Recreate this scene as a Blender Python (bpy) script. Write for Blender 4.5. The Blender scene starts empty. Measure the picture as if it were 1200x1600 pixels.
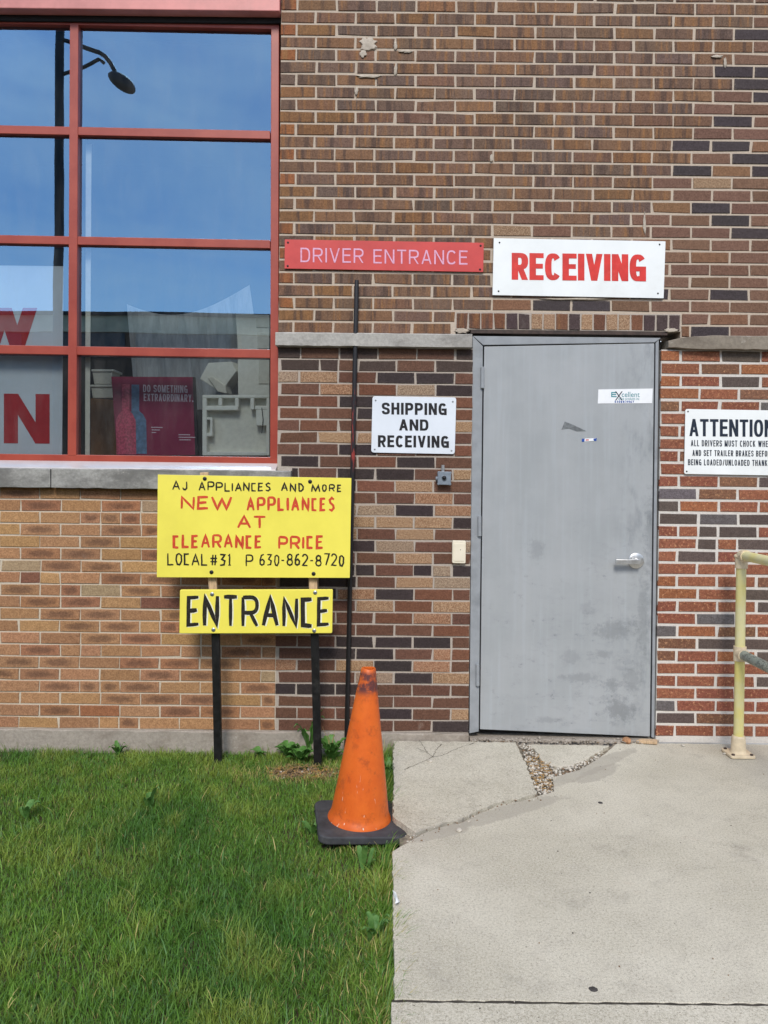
import bpy, bmesh, math, random
import numpy as np
from mathutils import Vector, Matrix
random.seed(7)
rng = np.random.default_rng(7)
SC = bpy.context.scene
COL = SC.collection

# ------------------------------------------------------------------ camera
F, CH, D = 1230.0, 1.42, 4.24            # focal length in px of a 1200x1600 frame, eye height, distance to wall
ROLL, PITCH, SHY = 0.0105, 0.0122, -40.0
fw = Vector((0, math.cos(PITCH), -math.sin(PITCH)))
up0 = Vector((0, math.sin(PITCH), math.cos(PITCH)))
rt0 = Vector((1, 0, 0))
RT = rt0 * math.cos(ROLL) + up0 * math.sin(ROLL)
UP = up0 * math.cos(ROLL) - rt0 * math.sin(ROLL)
CP = Vector((0, -D, CH))
cam = bpy.data.cameras.new('camera'); cam_o = bpy.data.objects.new('camera', cam); COL.objects.link(cam_o)
M = Matrix.Identity(4)
for i in range(3):
    M[i][0], M[i][1], M[i][2], M[i][3] = RT[i], UP[i], -fw[i], CP[i]
cam_o.matrix_world = M
cam.sensor_fit = 'VERTICAL'; cam.sensor_height = 24.0; cam.lens = 24.0 * F / 1600
cam.shift_y = SHY / 1600; cam.clip_start = 0.05; cam.clip_end = 1000
SC.camera = cam_o
SC.render.resolution_x, SC.render.resolution_y = 768, 1024

# ------------------------------------------------------------------ sky, sun, exposure
SUN_EL, SUN_AZ = math.radians(43), math.radians(184)   # azimuth clockwise from +Y
w = bpy.data.worlds.new('World'); SC.world = w; w.use_nodes = True
nt = w.node_tree; N = nt.nodes; L = nt.links
bg = N['Background']; bg.inputs['Strength'].default_value = 0.10
sky = N.new('ShaderNodeTexSky'); sky.sky_type = 'NISHITA'; sky.sun_disc = False
sky.sun_elevation = SUN_EL; sky.sun_rotation = SUN_AZ; sky.air_density = 1.0; sky.dust_density = .4; sky.ozone_density = 2.0
tc = N.new('ShaderNodeTexCoord')
mp = N.new('ShaderNodeMapping'); mp.inputs['Scale'].default_value = (1.0, 1.0, 2.6); mp.inputs['Location'].default_value = (1.35, .4, .2)
cl = N.new('ShaderNodeTexNoise'); cl.inputs['Scale'].default_value = 2.2; cl.inputs['Detail'].default_value = 5; cl.inputs['Roughness'].default_value = .5
cr = N.new('ShaderNodeValToRGB'); cr.color_ramp.elements[0].position = .50; cr.color_ramp.elements[1].position = .80
cm = N.new('ShaderNodeMixRGB'); cm.inputs[2].default_value = (9.0, 9.0, 9.2, 1)
L.new(tc.outputs['Generated'], mp.inputs[0]); L.new(mp.outputs[0], cl.inputs[0]); L.new(cl.outputs[0], cr.inputs[0])
c2 = N.new('ShaderNodeTexNoise'); c2.inputs['Scale'].default_value = 3.1; c2.inputs['Detail'].default_value = 6; c2.inputs['Roughness'].default_value = .6; c2.inputs['Distortion'].default_value = .6
r2 = N.new('ShaderNodeMapRange'); r2.inputs[1].default_value = .38; r2.inputs[2].default_value = .72; r2.inputs[3].default_value = 0; r2.inputs[4].default_value = .48; L.new(mp.outputs[0], c2.inputs[0]); L.new(c2.outputs[0], r2.inputs[0])
mx = N.new('ShaderNodeMath'); mx.operation = 'MAXIMUM'; L.new(r2.outputs[0], mx.inputs[0]); L.new(cr.outputs[0], mx.inputs[1]); L.new(mx.outputs[0], cm.inputs[0]); L.new(sky.outputs[0], cm.inputs[1]); L.new(cm.outputs[0], bg.inputs['Color'])
sun = bpy.data.lights.new('sun', 'SUN'); sun.energy = 1.5; sun.angle = math.radians(17); sun.color = (1.0, .95, .87)
sun_o = bpy.data.objects.new('sun', sun); COL.objects.link(sun_o)
sd = Vector((math.sin(SUN_AZ) * math.cos(SUN_EL), math.cos(SUN_AZ) * math.cos(SUN_EL), math.sin(SUN_EL)))
sun_o.rotation_euler = sd.to_track_quat('Z', 'Y').to_euler(); sun_o.location = sd * 30
SC.view_settings.view_transform = 'Standard'; SC.view_settings.look = 'None'
SC.view_settings.exposure = 0.95; SC.view_settings.gamma = 1

# ------------------------------------------------------------------ helpers
def ray(px, py):
    return (fw + RT * ((px - 600) / F) + UP * ((800 + SHY - py) / F))
def W(px, py, y=0.0):                     # the point of the vertical plane at depth y that the photo shows there
    r = ray(px, py); return CP + r * ((y - CP.y) / r.y)
def G(px, py, z=0.0):                     # the point of the horizontal plane at height z
    r = ray(px, py); return CP + r * ((z - CP.z) / r.z)
def X(px, py=760, y=0.0): return W(px, py, y).x
def Z(py, px=600, y=0.0): return W(px, py, y).z
def lin(c):
    c = c / 255.0
    return c / 12.92 if c <= .04045 else ((c + .055) / 1.055) ** 2.4
def rgb(r, g, b, k=.92): return (lin(r) * k, lin(g) * k, lin(b) * k, 1.0)

def tag(o, label=None, cat=None, group=None, kind=None):
    if label: o['label'] = label
    if cat: o['category'] = cat
    if group: o['group'] = group
    if kind: o['kind'] = kind
    return o
def empty(name, loc, label, cat, group=None):
    o = bpy.data.objects.new(name, None); COL.objects.link(o); o.location = loc; o.empty_display_size = .05
    return tag(o, label, cat, group)
def wloc(o):
    v = Vector(o.location)
    while o.parent: o = o.parent; v += Vector(o.location)
    return v

class MB:
    def __init__(s): s.v = []; s.f = []; s.mi = []; s.mats = []; s.col = None
    def m(s, mat):
        if mat not in s.mats: s.mats.append(mat)
        return s.mats.index(mat)
    def face(s, pts, mat):
        b = len(s.v); s.v += [tuple(p) for p in pts]; s.f.append(tuple(range(b, b + len(pts)))); s.mi.append(s.m(mat))
    def mesh(s, vs, fs, mat):
        b = len(s.v); s.v += [tuple(p) for p in vs]; k = s.m(mat)
        for q in fs: s.f.append(tuple(b + i for i in q)); s.mi.append(k)
    def box(s, x0, x1, y0, y1, z0, z1, mat):
        if x0 > x1: x0, x1 = x1, x0
        if y0 > y1: y0, y1 = y1, y0
        if z0 > z1: z0, z1 = z1, z0
        vs = [(x0,y0,z0),(x1,y0,z0),(x1,y1,z0),(x0,y1,z0),(x0,y0,z1),(x1,y0,z1),(x1,y1,z1),(x0,y1,z1)]
        s.mesh(vs, [(3,2,1,0),(4,5,6,7),(0,1,5,4),(1,2,6,5),(2,3,7,6),(3,0,4,7)], mat)
    def hexa(s, front, dy, mat):          # front: 4 points TL TR BR BL; extruded by dy along y
        fr = [Vector(p) for p in front]; bk = [p + Vector((0, dy, 0)) for p in fr]
        s.mesh(fr + bk, [(3,2,1,0),(4,5,6,7),(0,1,5,4),(1,2,6,5),(2,3,7,6),(3,0,4,7)], mat)
    def prism(s, poly, dvec, mat):        # planar polygon swept along dvec
        n = len(poly); a = [Vector(p) for p in poly]; d = Vector(dvec); b = [p + d for p in a]
        s.mesh(a + b, [tuple(range(n)), tuple(range(2*n-1, n-1, -1))] + [(i, n+i, n+(i+1) % n, (i+1) % n) for i in range(n)], mat)
    def bar(s, p, q, wx, wy, mat, ref=(0, 1, 0)):
        p, q = Vector(p), Vector(q); d = (q - p).normalized(); b = Vector(ref); a = d.cross(b).normalized(); b = a.cross(d).normalized()
        c = [a*wx/2+b*wy/2, -a*wx/2+b*wy/2, -a*wx/2-b*wy/2, a*wx/2-b*wy/2]
        s.mesh([p+k for k in c] + [q+k for k in c], [(0,1,2,3),(7,6,5,4),(0,4,5,1),(1,5,6,2),(2,6,7,3),(3,7,4,0)], mat)
    def tube(s, pts, rad, mat, n=16, caps=True):
        pts = [Vector(p) for p in pts]; rs = rad if isinstance(rad, (list, tuple)) else [rad] * len(pts)
        vs = []; prev = None
        for i, p in enumerate(pts):
            d = (pts[min(i+1, len(pts)-1)] - pts[max(i-1, 0)]).normalized()
            a = prev if prev else (Vector((0,0,1)) if abs(d.z) < .9 else Vector((1,0,0)))
            a = (a - d * a.dot(d)).normalized(); prev = a; b = d.cross(a)
            vs += [p + (a*math.cos(t) + b*math.sin(t)) * rs[i] for t in [2*math.pi*k/n for k in range(n)]]
        fs = [(i*n+k, i*n+(k+1) % n, (i+1)*n+(k+1) % n, (i+1)*n+k) for i in range(len(pts)-1) for k in range(n)]
        if caps: fs += [tuple(range(n-1, -1, -1)), tuple(range((len(pts)-1)*n, len(pts)*n))]
        s.mesh(vs, fs, mat)
    def disc(s, c, r, mat, dy=-.002, n=14, dome=0):  # short cylinder facing -y
        c = Vector(c); prof = [(r, 0), (r, dy*.6), (r*.8, dy)] + ([(r*.4, dy*1.4)] if dome else [])
        vs = []
        for (rr, yy) in prof: vs += [c + Vector((rr*math.cos(2*math.pi*k/n), yy, rr*math.sin(2*math.pi*k/n))) for k in range(n)]
        fs = [(i*n+k, i*n+(k+1) % n, (i+1)*n+(k+1) % n, (i+1)*n+k) for i in range(len(prof)-1) for k in range(n)]
        fs.append(tuple((len(prof)-1)*n + k for k in range(n)))
        s.mesh(vs, fs, mat)
    def ball(s, c, r, mat, seed=0, sub=1, jit=.2, flat=1.0):
        bm = bmesh.new(); bmesh.ops.create_icosphere(bm, subdivisions=sub, radius=1)
        rd = random.Random(seed); sx, sy, sz = rd.uniform(.7, 1.2), rd.uniform(.7, 1.2), rd.uniform(.5, .9) * flat
        vs = []
        for v in bm.verts:
            k = 1 + rd.uniform(-jit, jit); vs.append(Vector(c) + Vector((v.co.x*sx, v.co.y*sy, v.co.z*sz)) * r * k)
        fs = [tuple(v.index for v in f.verts) for f in bm.faces]; bm.free(); s.mesh(vs, fs, mat)
    def build(s, name, parent=None, smooth=False, bevel=0, label=None, seg=2):
        off = wloc(parent) if parent else Vector((0, 0, 0))
        me = bpy.data.meshes.new(name)
        me.from_pydata([(x-off.x, y-off.y, z-off.z) for x, y, z in s.v], [], s.f)
        for mt in s.mats: me.materials.append(mt)
        me.polygons.foreach_set('material_index', s.mi)
        if smooth: me.polygons.foreach_set('use_smooth', [True] * len(s.f))
        me.update()
        bm = bmesh.new(); bm.from_mesh(me); bmesh.ops.recalc_face_normals(bm, faces=bm.faces); bm.to_mesh(me); bm.free()
        if smooth: me.set_sharp_from_angle(angle=math.radians(40))
        o = bpy.data.objects.new(name, me); COL.objects.link(o)
        if parent: o.parent = parent
        if bevel:
            b = o.modifiers.new('bevel', 'BEVEL'); b.width = bevel; b.segments = seg; b.limit_method = 'ANGLE'; b.angle_limit = math.radians(50)
        if label: o['label'] = label
        return o

# ------------------------------------------------------------------ materials
class NT:
    def __init__(s, name):
        s.mat = bpy.data.materials.new(name); s.mat.use_nodes = True; s.t = s.mat.node_tree; s.n = s.t.nodes; s.b = s.n['Principled BSDF']
        s.tc = s.n.new('ShaderNodeTexCoord'); s.co = s.tc.outputs['Object']
    def link(s, a, b): s.t.links.new(a, b)
    def mapping(s, scale, src=None, loc=(0, 0, 0)):
        m = s.n.new('ShaderNodeMapping'); m.inputs['Scale'].default_value = scale; m.inputs['Location'].default_value = loc
        s.link(src or s.co, m.inputs[0]); return m.outputs[0]
    def noise(s, scale, detail=4, rough=.55, src=None, stretch=None, loc=(0, 0, 0), dist=0):
        n = s.n.new('ShaderNodeTexNoise'); n.inputs['Scale'].default_value = scale; n.inputs['Detail'].default_value = detail; n.inputs['Roughness'].default_value = rough
        n.inputs['Distortion'].default_value = dist
        s.link(s.mapping(stretch or (1, 1, 1), src, loc), n.inputs['Vector']); return n.outputs['Fac']
    def voro(s, scale, feature='F1', src=None, out='Distance'):
        n = s.n.new('ShaderNodeTexVoronoi'); n.feature = feature; n.inputs['Scale'].default_value = scale
        s.link(src or s.co, n.inputs['Vector']); return n.outputs[out]
    def ramp(s, fac, a, b, ca=0.0, cb=1.0):
        r = s.n.new('ShaderNodeMapRange'); r.inputs[1].default_value = a; r.inputs[2].default_value = b; r.inputs[3].default_value = ca; r.inputs[4].default_value = cb
        r.interpolation_type = 'SMOOTHSTEP'; s.link(fac, r.inputs[0]); return r.outputs[0]
    def math(s, op, a, b=None):
        m = s.n.new('ShaderNodeMath'); m.operation = op
        for i, q in enumerate((a, b)):
            if q is None: continue
            if isinstance(q, (int, float)): m.inputs[i].default_value = q
            else: s.link(q, m.inputs[i])
        return m.outputs[0]
    def mix(s, fac, a, b, mode='MIX'):
        m = s.n.new('ShaderNodeMixRGB'); m.blend_type = mode
        for i, q in enumerate((fac, a, b)):
            if isinstance(q, (int, float)): m.inputs[i].default_value = q
            elif isinstance(q, tuple): m.inputs[i].default_value = q
            else: s.link(q, m.inputs[i])
        return m.outputs[0]
    def attr(s, name):
        a = s.n.new('ShaderNodeAttribute'); a.attribute_name = name; return a
    def sep(s, vec):
        x = s.n.new('ShaderNodeSeparateXYZ'); s.link(vec, x.inputs[0]); return x.outputs
    def bump(s, h, strength=.3, dist=.002):
        b = s.n.new('ShaderNodeBump'); b.inputs['Strength'].default_value = strength; b.inputs['Distance'].default_value = dist
        s.link(h, b.inputs['Height']); s.link(b.outputs[0], s.b.inputs['Normal'])
    def fin(s, color, rough=.6, metal=0, spec=.4):
        for k, q in (('Base Color', color), ('Roughness', rough), ('Metallic', metal), ('Specular IOR Level', spec)):
            if isinstance(q, (int, float, tuple)): s.b.inputs[k].default_value = q
            else: s.link(q, s.b.inputs[k])
        return s.mat

def simple(name, c, rough=.55, var=.12, scale=30, metal=0, dirt=None, dirt_amt=.4, bump=.1, spec=.4, stretch=None, bscale=None):
    t = NT(name); n = t.noise(scale, 5, .6, stretch=stretch)
    dk = tuple(q * (1 - var * 2) for q in c[:3]) + (1,); lt = tuple(min(1, q * (1 + var)) for q in c[:3]) + (1,)
    col = t.mix(t.ramp(n, .25, .75), dk, lt)
    if dirt:
        d = t.ramp(t.noise(scale * .35, 6, .7, loc=(3, 5, 7)), .52, .75, 0, dirt_amt); col = t.mix(d, col, dirt)
    if bump: t.bump(t.noise(bscale or scale * 8, 3), bump, .001)
    r = t.ramp(n, .2, .8, rough * .85, min(1, rough * 1.15))
    return t.fin(col, r, metal, spec)

def brick_mat(kind):
    t = NT('brick_' + kind); a = t.attr('col'); c = a.outputs['Color']; rnd = a.outputs['Alpha']
    off = t.n.new('ShaderNodeCombineXYZ'); t.link(t.math('MULTIPLY', rnd, 37.0), off.inputs[0]); t.link(t.math('MULTIPLY', rnd, 91.0), off.inputs[2])
    va = t.n.new('ShaderNodeVectorMath'); va.operation = 'ADD'; t.link(t.co, va.inputs[0]); t.link(off.outputs[0], va.inputs[1]); P = va.outputs[0]
    uv = t.sep(t.tc.outputs['UV'])
    fine = t.noise(420, 3, .7, src=P); med = t.noise(38, 4, .6, src=P)
    col = t.mix(t.ramp(med, .3, .7, 0, .5), c, t.mix(1.0, c, (.62, .58, .56, 1), 'MULTIPLY'))
    if kind == 'streak':
        st = t.noise(22, 3, .6, src=P, stretch=(1.5, 1, .1))
        col = t.mix(t.ramp(st, .50, .66, 0, .75), col, rgb(148, 106, 68))
        s2 = t.noise(20, 3, .6, src=P, stretch=(1.1, 1, .1), loc=(9, 2, 4))
        col = t.mix(t.ramp(s2, .5, .64, 0, .75), col, rgb(80, 64, 58))
        sc = t.noise(160, 4, .7, src=P, stretch=(.7, 1, 1))
        col = t.mix(t.ramp(sc, .66, .78, 0, .55), col, rgb(178, 148, 110))
    elif kind == 'speckle':
        sp = t.noise(360, 4, .75, src=P, stretch=(1, 1, .45))
        col = t.mix(t.ramp(sp, .38, .62), t.mix(.6, c, rgb(104, 66, 44)), t.mix(.45, c, rgb(205, 180, 150)))
    elif kind == 'flash':
        u2 = t.math('POWER', t.math('ABSOLUTE', uv[0]), 2.6); v2 = t.math('POWER', t.math('ABSOLUTE', uv[1]), 2.0)
        dd = t.math('ADD', t.math('ADD', u2, v2), t.math('MULTIPLY', t.noise(40, 4, .7, src=P, stretch=(.8, 1, 1.6)), 1.3))
        col = t.mix(t.ramp(dd, .65, 1.35, .62, 0), col, rgb(92, 66, 54))
    elif kind == 'fleck':
        fl = t.noise(70, 5, .7, src=P)
        col = t.mix(t.ramp(fl, .53, .68, 0, .8), col, rgb(205, 155, 115))
        f2 = t.noise(60, 5, .7, src=P, loc=(4, 4, 1)); col = t.mix(t.ramp(f2, .50, .66, 0, .6), col, rgb(105, 62, 50))
    pits = t.ramp(t.noise(300, 2, .5, src=P), .68, .76); col = t.mix(t.math('MULTIPLY', pits, .6), col, (.03, .022, .018, 1))
    col = t.mix(.5, col, t.mix(1.0, col, t.mix(fine, (.4, .4, .4, 1), (1.6, 1.6, 1.6, 1)), 'MULTIPLY'))
    mot = t.noise(115, 5, .75, src=P); col = t.mix(1.0, col, t.mix(t.ramp(mot, .3, .7), (.66, .64, .62, 1), (1.28, 1.28, 1.28, 1)), 'MULTIPLY')
    # efflorescence and old mortar smears, broad over the wall
    ef = t.ramp(t.noise(5.5, 6, .72, stretch=(1.4, 1, .7)), .62, .82, 0, .33); col = t.mix(ef, col, rgb(196, 184, 170))
    # mortar smeared over the arris
    ed = t.math('MAXIMUM', t.math('POWER', t.math('ABSOLUTE', uv[0]), 22.0), t.math('POWER', t.math('ABSOLUTE', uv[1]), 9.0))
    col = t.mix(t.math('MULTIPLY', t.ramp(t.noise(90, 4, .7), .5, .68), t.math('MULTIPLY', ed, .75)), col, rgb(180, 168, 155))
    t.bump(t.math('ADD', t.math('MULTIPLY', fine, .6), t.math('SUBTRACT', med, pits)), .55, .0025)
    return t.fin(col, .82, 0, .25)
BK = {k: brick_mat(k) for k in ('plain', 'streak', 'speckle', 'flash', 'fleck')}
def mortar_mat(name, c):
    t = NT(name); n = t.noise(140, 5, .7); big = t.noise(4, 5, .6)
    col = t.mix(t.ramp(n, .3, .7), tuple(q*.84 for q in c[:3])+(1,), c); col = t.mix(t.ramp(big, .4, .75, 0, .25), col, tuple(q*.7 for q in c[:3])+(1,))
    t.bump(n, .8, .004); return t.fin(col, .95, 0, .1)
MO_A = mortar_mat('mortar_warm', rgb(203, 187, 169)); MO_B = mortar_mat('mortar_grey', rgb(188, 176, 164))
MO_C = mortar_mat('mortar_cream', rgb(214, 200, 180)); MO_D = mortar_mat('mortar_pale', rgb(222, 216, 208))

def stone_mat(name, c, dark, lo=.45, hi=.75):
    t = NT(name); n = t.noise(60, 6, .7); s = t.ramp(t.noise(3.2, 6, .72, stretch=(1, 1, 1.8)), lo, hi)
    col = t.mix(t.ramp(n, .3, .7), tuple(q*.75 for q in c[:3])+(1,), c); col = t.mix(t.math('MULTIPLY', s, .8), col, dark)
    v = t.ramp(t.voro(190), .0, .35); col = t.mix(t.math('MULTIPLY', t.math('SUBTRACT', 1.0, v), .25), col, (.02, .02, .02, 1))
    wt = t.ramp(t.noise(7, 6, .75, loc=(2, 8, 1)), .6, .72, 0, .55); col = t.mix(wt, col, rgb(205, 200, 190))
    t.bump(n, .6, .004); return t.fin(col, .9, 0, .2)
SILL = stone_mat('sill_stone', rgb(172, 170, 164), rgb(106, 104, 100), .38, .62)
BAND = stone_mat('band_stone', rgb(184, 180, 173), rgb(118, 114, 110), .48, .75)
FOUND = stone_mat('foundation_concrete', rgb(172, 162, 150), rgb(126, 114, 102), .45, .75)

REP = []
for (a, b) in [((860, 1228), (985, 1172)), ((700, 1294), (870, 1246)), ((640, 1312), (735, 1286)), ((905, 1222), (960, 1196))]:
    p, q = G(*a), G(*b); REP.append(((p.x+q.x)/2, (p.y+q.y)/2, (q-p).length/2*1.15, .055, math.atan2(q.y-p.y, q.x-p.x)))
def concrete_mat():
    t = NT('slab_concrete')
    big = t.noise(1.3, 6, .62); med = t.noise(9, 6, .65); fi = t.noise(330, 3, .75)
    c = t.mix(t.ramp(big, .3, .7), rgb(184, 177, 158), rgb(208, 201, 183))
    c = t.mix(t.ramp(med, .45, .8, 0, .35), c, rgb(150, 142, 130))
    c = t.mix(t.ramp(fi, .52, .66, 0, .6), c, rgb(232, 226, 214))
    c = t.mix(t.ramp(fi, .34, .47, .7, 0), c, rgb(112, 104, 92))
    pit = t.ramp(t.noise(120, 2, .5, loc=(5, 3, 0)), .68, .74, 0, .8); c = t.mix(pit, c, rgb(92, 86, 78))
    st = t.ramp(t.noise(2.6, 5, .7, loc=(7, 1, 0)), .60, .78, 0, .35); c = t.mix(st, c, rgb(122, 114, 106))
    br = t.ramp(t.noise(3.5, 5, .7, loc=(1, 9, 0)), .62, .8, 0, .3); c = t.mix(br, c, rgb(172, 138, 110))
    f2 = t.noise(120, 3, .7, loc=(2, 6, 1)); c = t.mix(t.ramp(f2, .50, .66, 0, .35), c, rgb(222, 216, 202)); c = t.mix(t.ramp(f2, .36, .48, .35, 0), c, rgb(122, 115, 102))
    dkm = t.ramp(t.noise(4.5, 7, .75, loc=(3, 3, 0)), .54, .74, 0, .4); c = t.mix(dkm, c, rgb(136, 130, 120))
    co = t.sep(t.co)
    for (cx_, cy_, rx, ry, rot) in REP:
        dx = t.math('SUBTRACT', co[0], cx_); dy = t.math('SUBTRACT', co[1], cy_); ca, sa = math.cos(rot), math.sin(rot)
        u = t.math('DIVIDE', t.math('ADD', t.math('MULTIPLY', dx, ca), t.math('MULTIPLY', dy, sa)), rx); v = t.math('DIVIDE', t.math('SUBTRACT', t.math('MULTIPLY', dy, ca), t.math('MULTIPLY', dx, sa)), ry)
        d = t.math('SQRT', t.math('ADD', t.math('MULTIPLY', u, u), t.math('MULTIPLY', v, v))); d = t.math('ADD', d, t.math('MULTIPLY', t.math('SUBTRACT', t.noise(14, 5, .7), .5), 1.1))
        c = t.mix(t.ramp(d, 1.05, .85, 0, .62), c, rgb(166, 159, 146))
    t.bump(t.math('ADD', fi, t.math('MULTIPLY', pit, -1.0)), .25, .0015); return t.fin(c, .92, 0, .2)
SLAB = concrete_mat()
PATCH = stone_mat('mortar_patch', rgb(184, 177, 162), rgb(164, 157, 145), .45, .75)
SOIL = simple('soil', rgb(82, 68, 52), .95, .3, 25, bump=.8, bscale=90)
GRAVELBED = simple('sub_base', rgb(140, 130, 114), .95, .3, 40, bump=.8, bscale=120)

def red_frame():
    t = NT('red_frame_paint'); n = t.noise(6, 5, .6); f = t.noise(90, 4, .6)
    c = t.mix(t.ramp(n, .3, .7), rgb(152, 60, 45), rgb(168, 74, 56)); c = t.mix(t.ramp(f, .6, .8, 0, .3), c, rgb(196, 118, 104))
    t.bump(f, .08, .001); return t.fin(c, .38, 0, .5)
RED = red_frame()
LINTEL = simple('lintel_paint', rgb(216, 140, 134), .42, .10, 5, dirt=rgb(120, 70, 62), dirt_amt=.35)  # pink paint, its base colour lightened to include sun glare
def glass_mat():
    t = NT('window_glass'); lw = t.n.new('ShaderNodeFresnel'); lw.inputs[0].default_value = 1.5
    tr = t.n.new('ShaderNodeBsdfTransparent'); tr.inputs[0].default_value = (.84, .90, .92, 1)
    gl = t.n.new('ShaderNodeBsdfGlossy'); gl.inputs['Roughness'].default_value = 0.0; gl.inputs['Color'].default_value = (.29, .51, .74, 1)
    wv = t.noise(1.1, 2, .5); b = t.n.new('ShaderNodeBump'); b.inputs['Strength'].default_value = .05; b.inputs['Distance'].default_value = .02
    t.link(wv, b.inputs['Height']); t.link(b.outputs[0], gl.inputs['Normal'])
    ms = t.n.new('ShaderNodeMixShader'); fac = t.math('MINIMUM', t.math('ADD', t.math('MULTIPLY', lw.outputs[0], 2.0), .33), 1.0)
    t.link(fac, ms.inputs[0]); t.link(tr.outputs[0], ms.inputs[1]); t.link(gl.outputs[0], ms.inputs[2])
    df = t.n.new('ShaderNodeBsdfDiffuse'); df.inputs[0].default_value = (.55, .55, .52, 1)
    m2 = t.n.new('ShaderNodeMixShader'); t.link(t.ramp(t.noise(5, 6, .75, stretch=(2.5, 1, .5)), .4, .85, .0, .055), m2.inputs[0])
    t.link(ms.outputs[0], m2.inputs[1]); t.link(df.outputs[0], m2.inputs[2])
    t.link(m2.outputs[0], t.n['Material Output'].inputs['Surface']); return t.mat
GLASS = glass_mat()
ALU = simple('white_flashing', rgb(206, 198, 196), .35, .05, 8, metal=.2)
def door_mat():
    t = NT('grey_door_paint'); co = t.sep(t.co)    # object space: x from hinge side, z from sill
    n = t.noise(3, 5, .6); c = t.mix(t.ramp(n, .3, .7), rgb(157, 161, 163), rgb(167, 170, 172))
    vs = t.noise(26, 4, .6, stretch=(1.5, 1, .06)); c = t.mix(t.ramp(vs, .45, .75, 0, .35), c, rgb(176, 182, 187))
    # grime: by the latch side and low on the right
    lat = t.ramp(co[0], .62, .92, 0, 1); zz = t.ramp(co[2], 1.55, .3, 0, 1)
    sm = t.ramp(t.noise(9, 6, .75, stretch=(.8, 1, 1.6)), .50, .66); sm2 = t.ramp(t.noise(28, 5, .7, loc=(3, 1, 4)), .55, .66)
    c = t.mix(t.math('MULTIPLY', t.math('MULTIPLY', sm, zz), t.ramp(co[0], .25, .7, .08, .2)), c, rgb(92, 98, 104))
    c = t.mix(t.math('MULTIPLY', t.math('MULTIPLY', sm2, sm), t.math('MULTIPLY', zz, .5)), c, rgb(78, 82, 86))
    c = t.mix(t.math('MULTIPLY', t.ramp(t.noise(12, 5, .7, stretch=(1, 1, .4)), .45, .7), t.math('MULTIPLY', lat, .45)), c, rgb(96, 102, 108))
    def spot(x, z, rx, rz, amt, freq=34):
        nonlocal c
        dx = t.math('DIVIDE', t.math('SUBTRACT', co[0], x), rx); dz = t.math('DIVIDE', t.math('SUBTRACT', co[2], z), rz)
        d = t.math('SQRT', t.math('ADD', t.math('MULTIPLY', dx, dx), t.math('MULTIPLY', dz, dz)))
        d = t.math('ADD', d, t.math('MULTIPLY', t.math('SUBTRACT', t.noise(freq, 5, .75, loc=(x*7, 1, z*5)), .5), 2.6)); c = t.mix(t.ramp(d, 1.05, .35, 0, amt*.8), c, rgb(90, 94, 98))
    for q in [(.74, .12, .10, .085, .55), (.70, .55, .15, .06, .38), (.52, .29, .12, .03, .36), (.69, .25, .05, .05, .40, 60), (.28, .98, .05, .07, .30), (.80, .28, .06, .10, .30, 60), (.64, .42, .07, .03, .35), (.86, .62, .04, .28, .32), (.90, 1.05, .05, .30, .40), (.47, .40, .06, .05, .24), (.56, .66, .05, .05, .2), (.35, .06, .1, .02, .3)]: spot(*q)
    chip = t.ramp(t.noise(130, 3, .6), .735, .76); c = t.mix(t.math('MULTIPLY', chip, .8), c, rgb(60, 62, 64))
    t.bump(t.noise(2.2, 3, .5), .12, .02); return t.fin(c, t.ramp(sm, 0, 1, .36, .5), 0, .5)
DOOR = door_mat()
DFRAME = simple('door_frame_paint', rgb(152, 156, 160), .45, .07, 12, dirt=rgb(92, 96, 100), dirt_amt=.5)
DARK = simple('dark_gap', rgb(38, 36, 36), .8, .2, 20)
RUST = simple('rusty_steel', rgb(74, 60, 54), .7, .3, 30, dirt=rgb(40, 34, 32))
STEEL = simple('brushed_steel', rgb(214, 214, 212), .38, .08, 60, metal=.9)
BLACKP = simple('black_paint', rgb(26, 25, 26), .42, .2, 40, dirt=rgb(92, 90, 86), dirt_amt=.25)
BOLT = simple('black_bolt', rgb(30, 28, 28), .45, .2, 40)
SILVER = simple('zinc_washer', rgb(168, 172, 176), .35, .15, 90, metal=.8)
WHITE = simple('white_sign_face', rgb(240, 243, 242), .4, .02, 6, dirt=rgb(206, 206, 200), dirt_amt=.3, bump=.02)
WHITE2 = simple('blueish_sign_face', rgb(226, 232, 240), .4, .02, 6, dirt=rgb(196, 200, 204), dirt_amt=.3, bump=.02)
SIGNRED = simple('red_sign_face', rgb(204, 70, 66), .42, .06, 7, dirt=rgb(222, 110, 104), dirt_amt=.45, bump=.03)
PINK = simple('faded_letter', rgb(226, 172, 200), .5, .08, 90, dirt=rgb(208, 84, 90), dirt_amt=.55)
LRED = simple('red_lettering', rgb(216, 52, 44), .45, .10, 14, dirt=rgb(228, 100, 84), dirt_amt=.6, bump=0)
LBLACK = simple('black_lettering', rgb(22, 22, 26), .5, .1, 40, bump=0)
LNAVY = simple('navy_lettering', rgb(28, 40, 56), .5, .1, 40, bump=0)
YELLOW = simple('yellow_board_paint', rgb(246, 232, 92), .5, .03, 5, dirt=rgb(232, 216, 92), dirt_amt=.4, bump=.1, bscale=220)
HBLACK = simple('brush_black', rgb(36, 32, 24), .55, .35, 120, bump=0, dirt=rgb(96, 88, 44), dirt_amt=.5)
HRED = simple('brush_red', rgb(214, 74, 42), .55, .10, 60, bump=0, dirt=rgb(226, 120, 60), dirt_amt=.4)
HWHITE = simple('brush_white', rgb(246, 244, 214), .6, .04, 60, bump=0)
WOOD = simple('bare_wood', rgb(206, 176, 140), .75, .18, 20, stretch=(6, 6, .6), dirt=rgb(150, 110, 76))
CREAM = simple('cream_plastic', rgb(234, 224, 202), .4, .03, 20)
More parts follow.
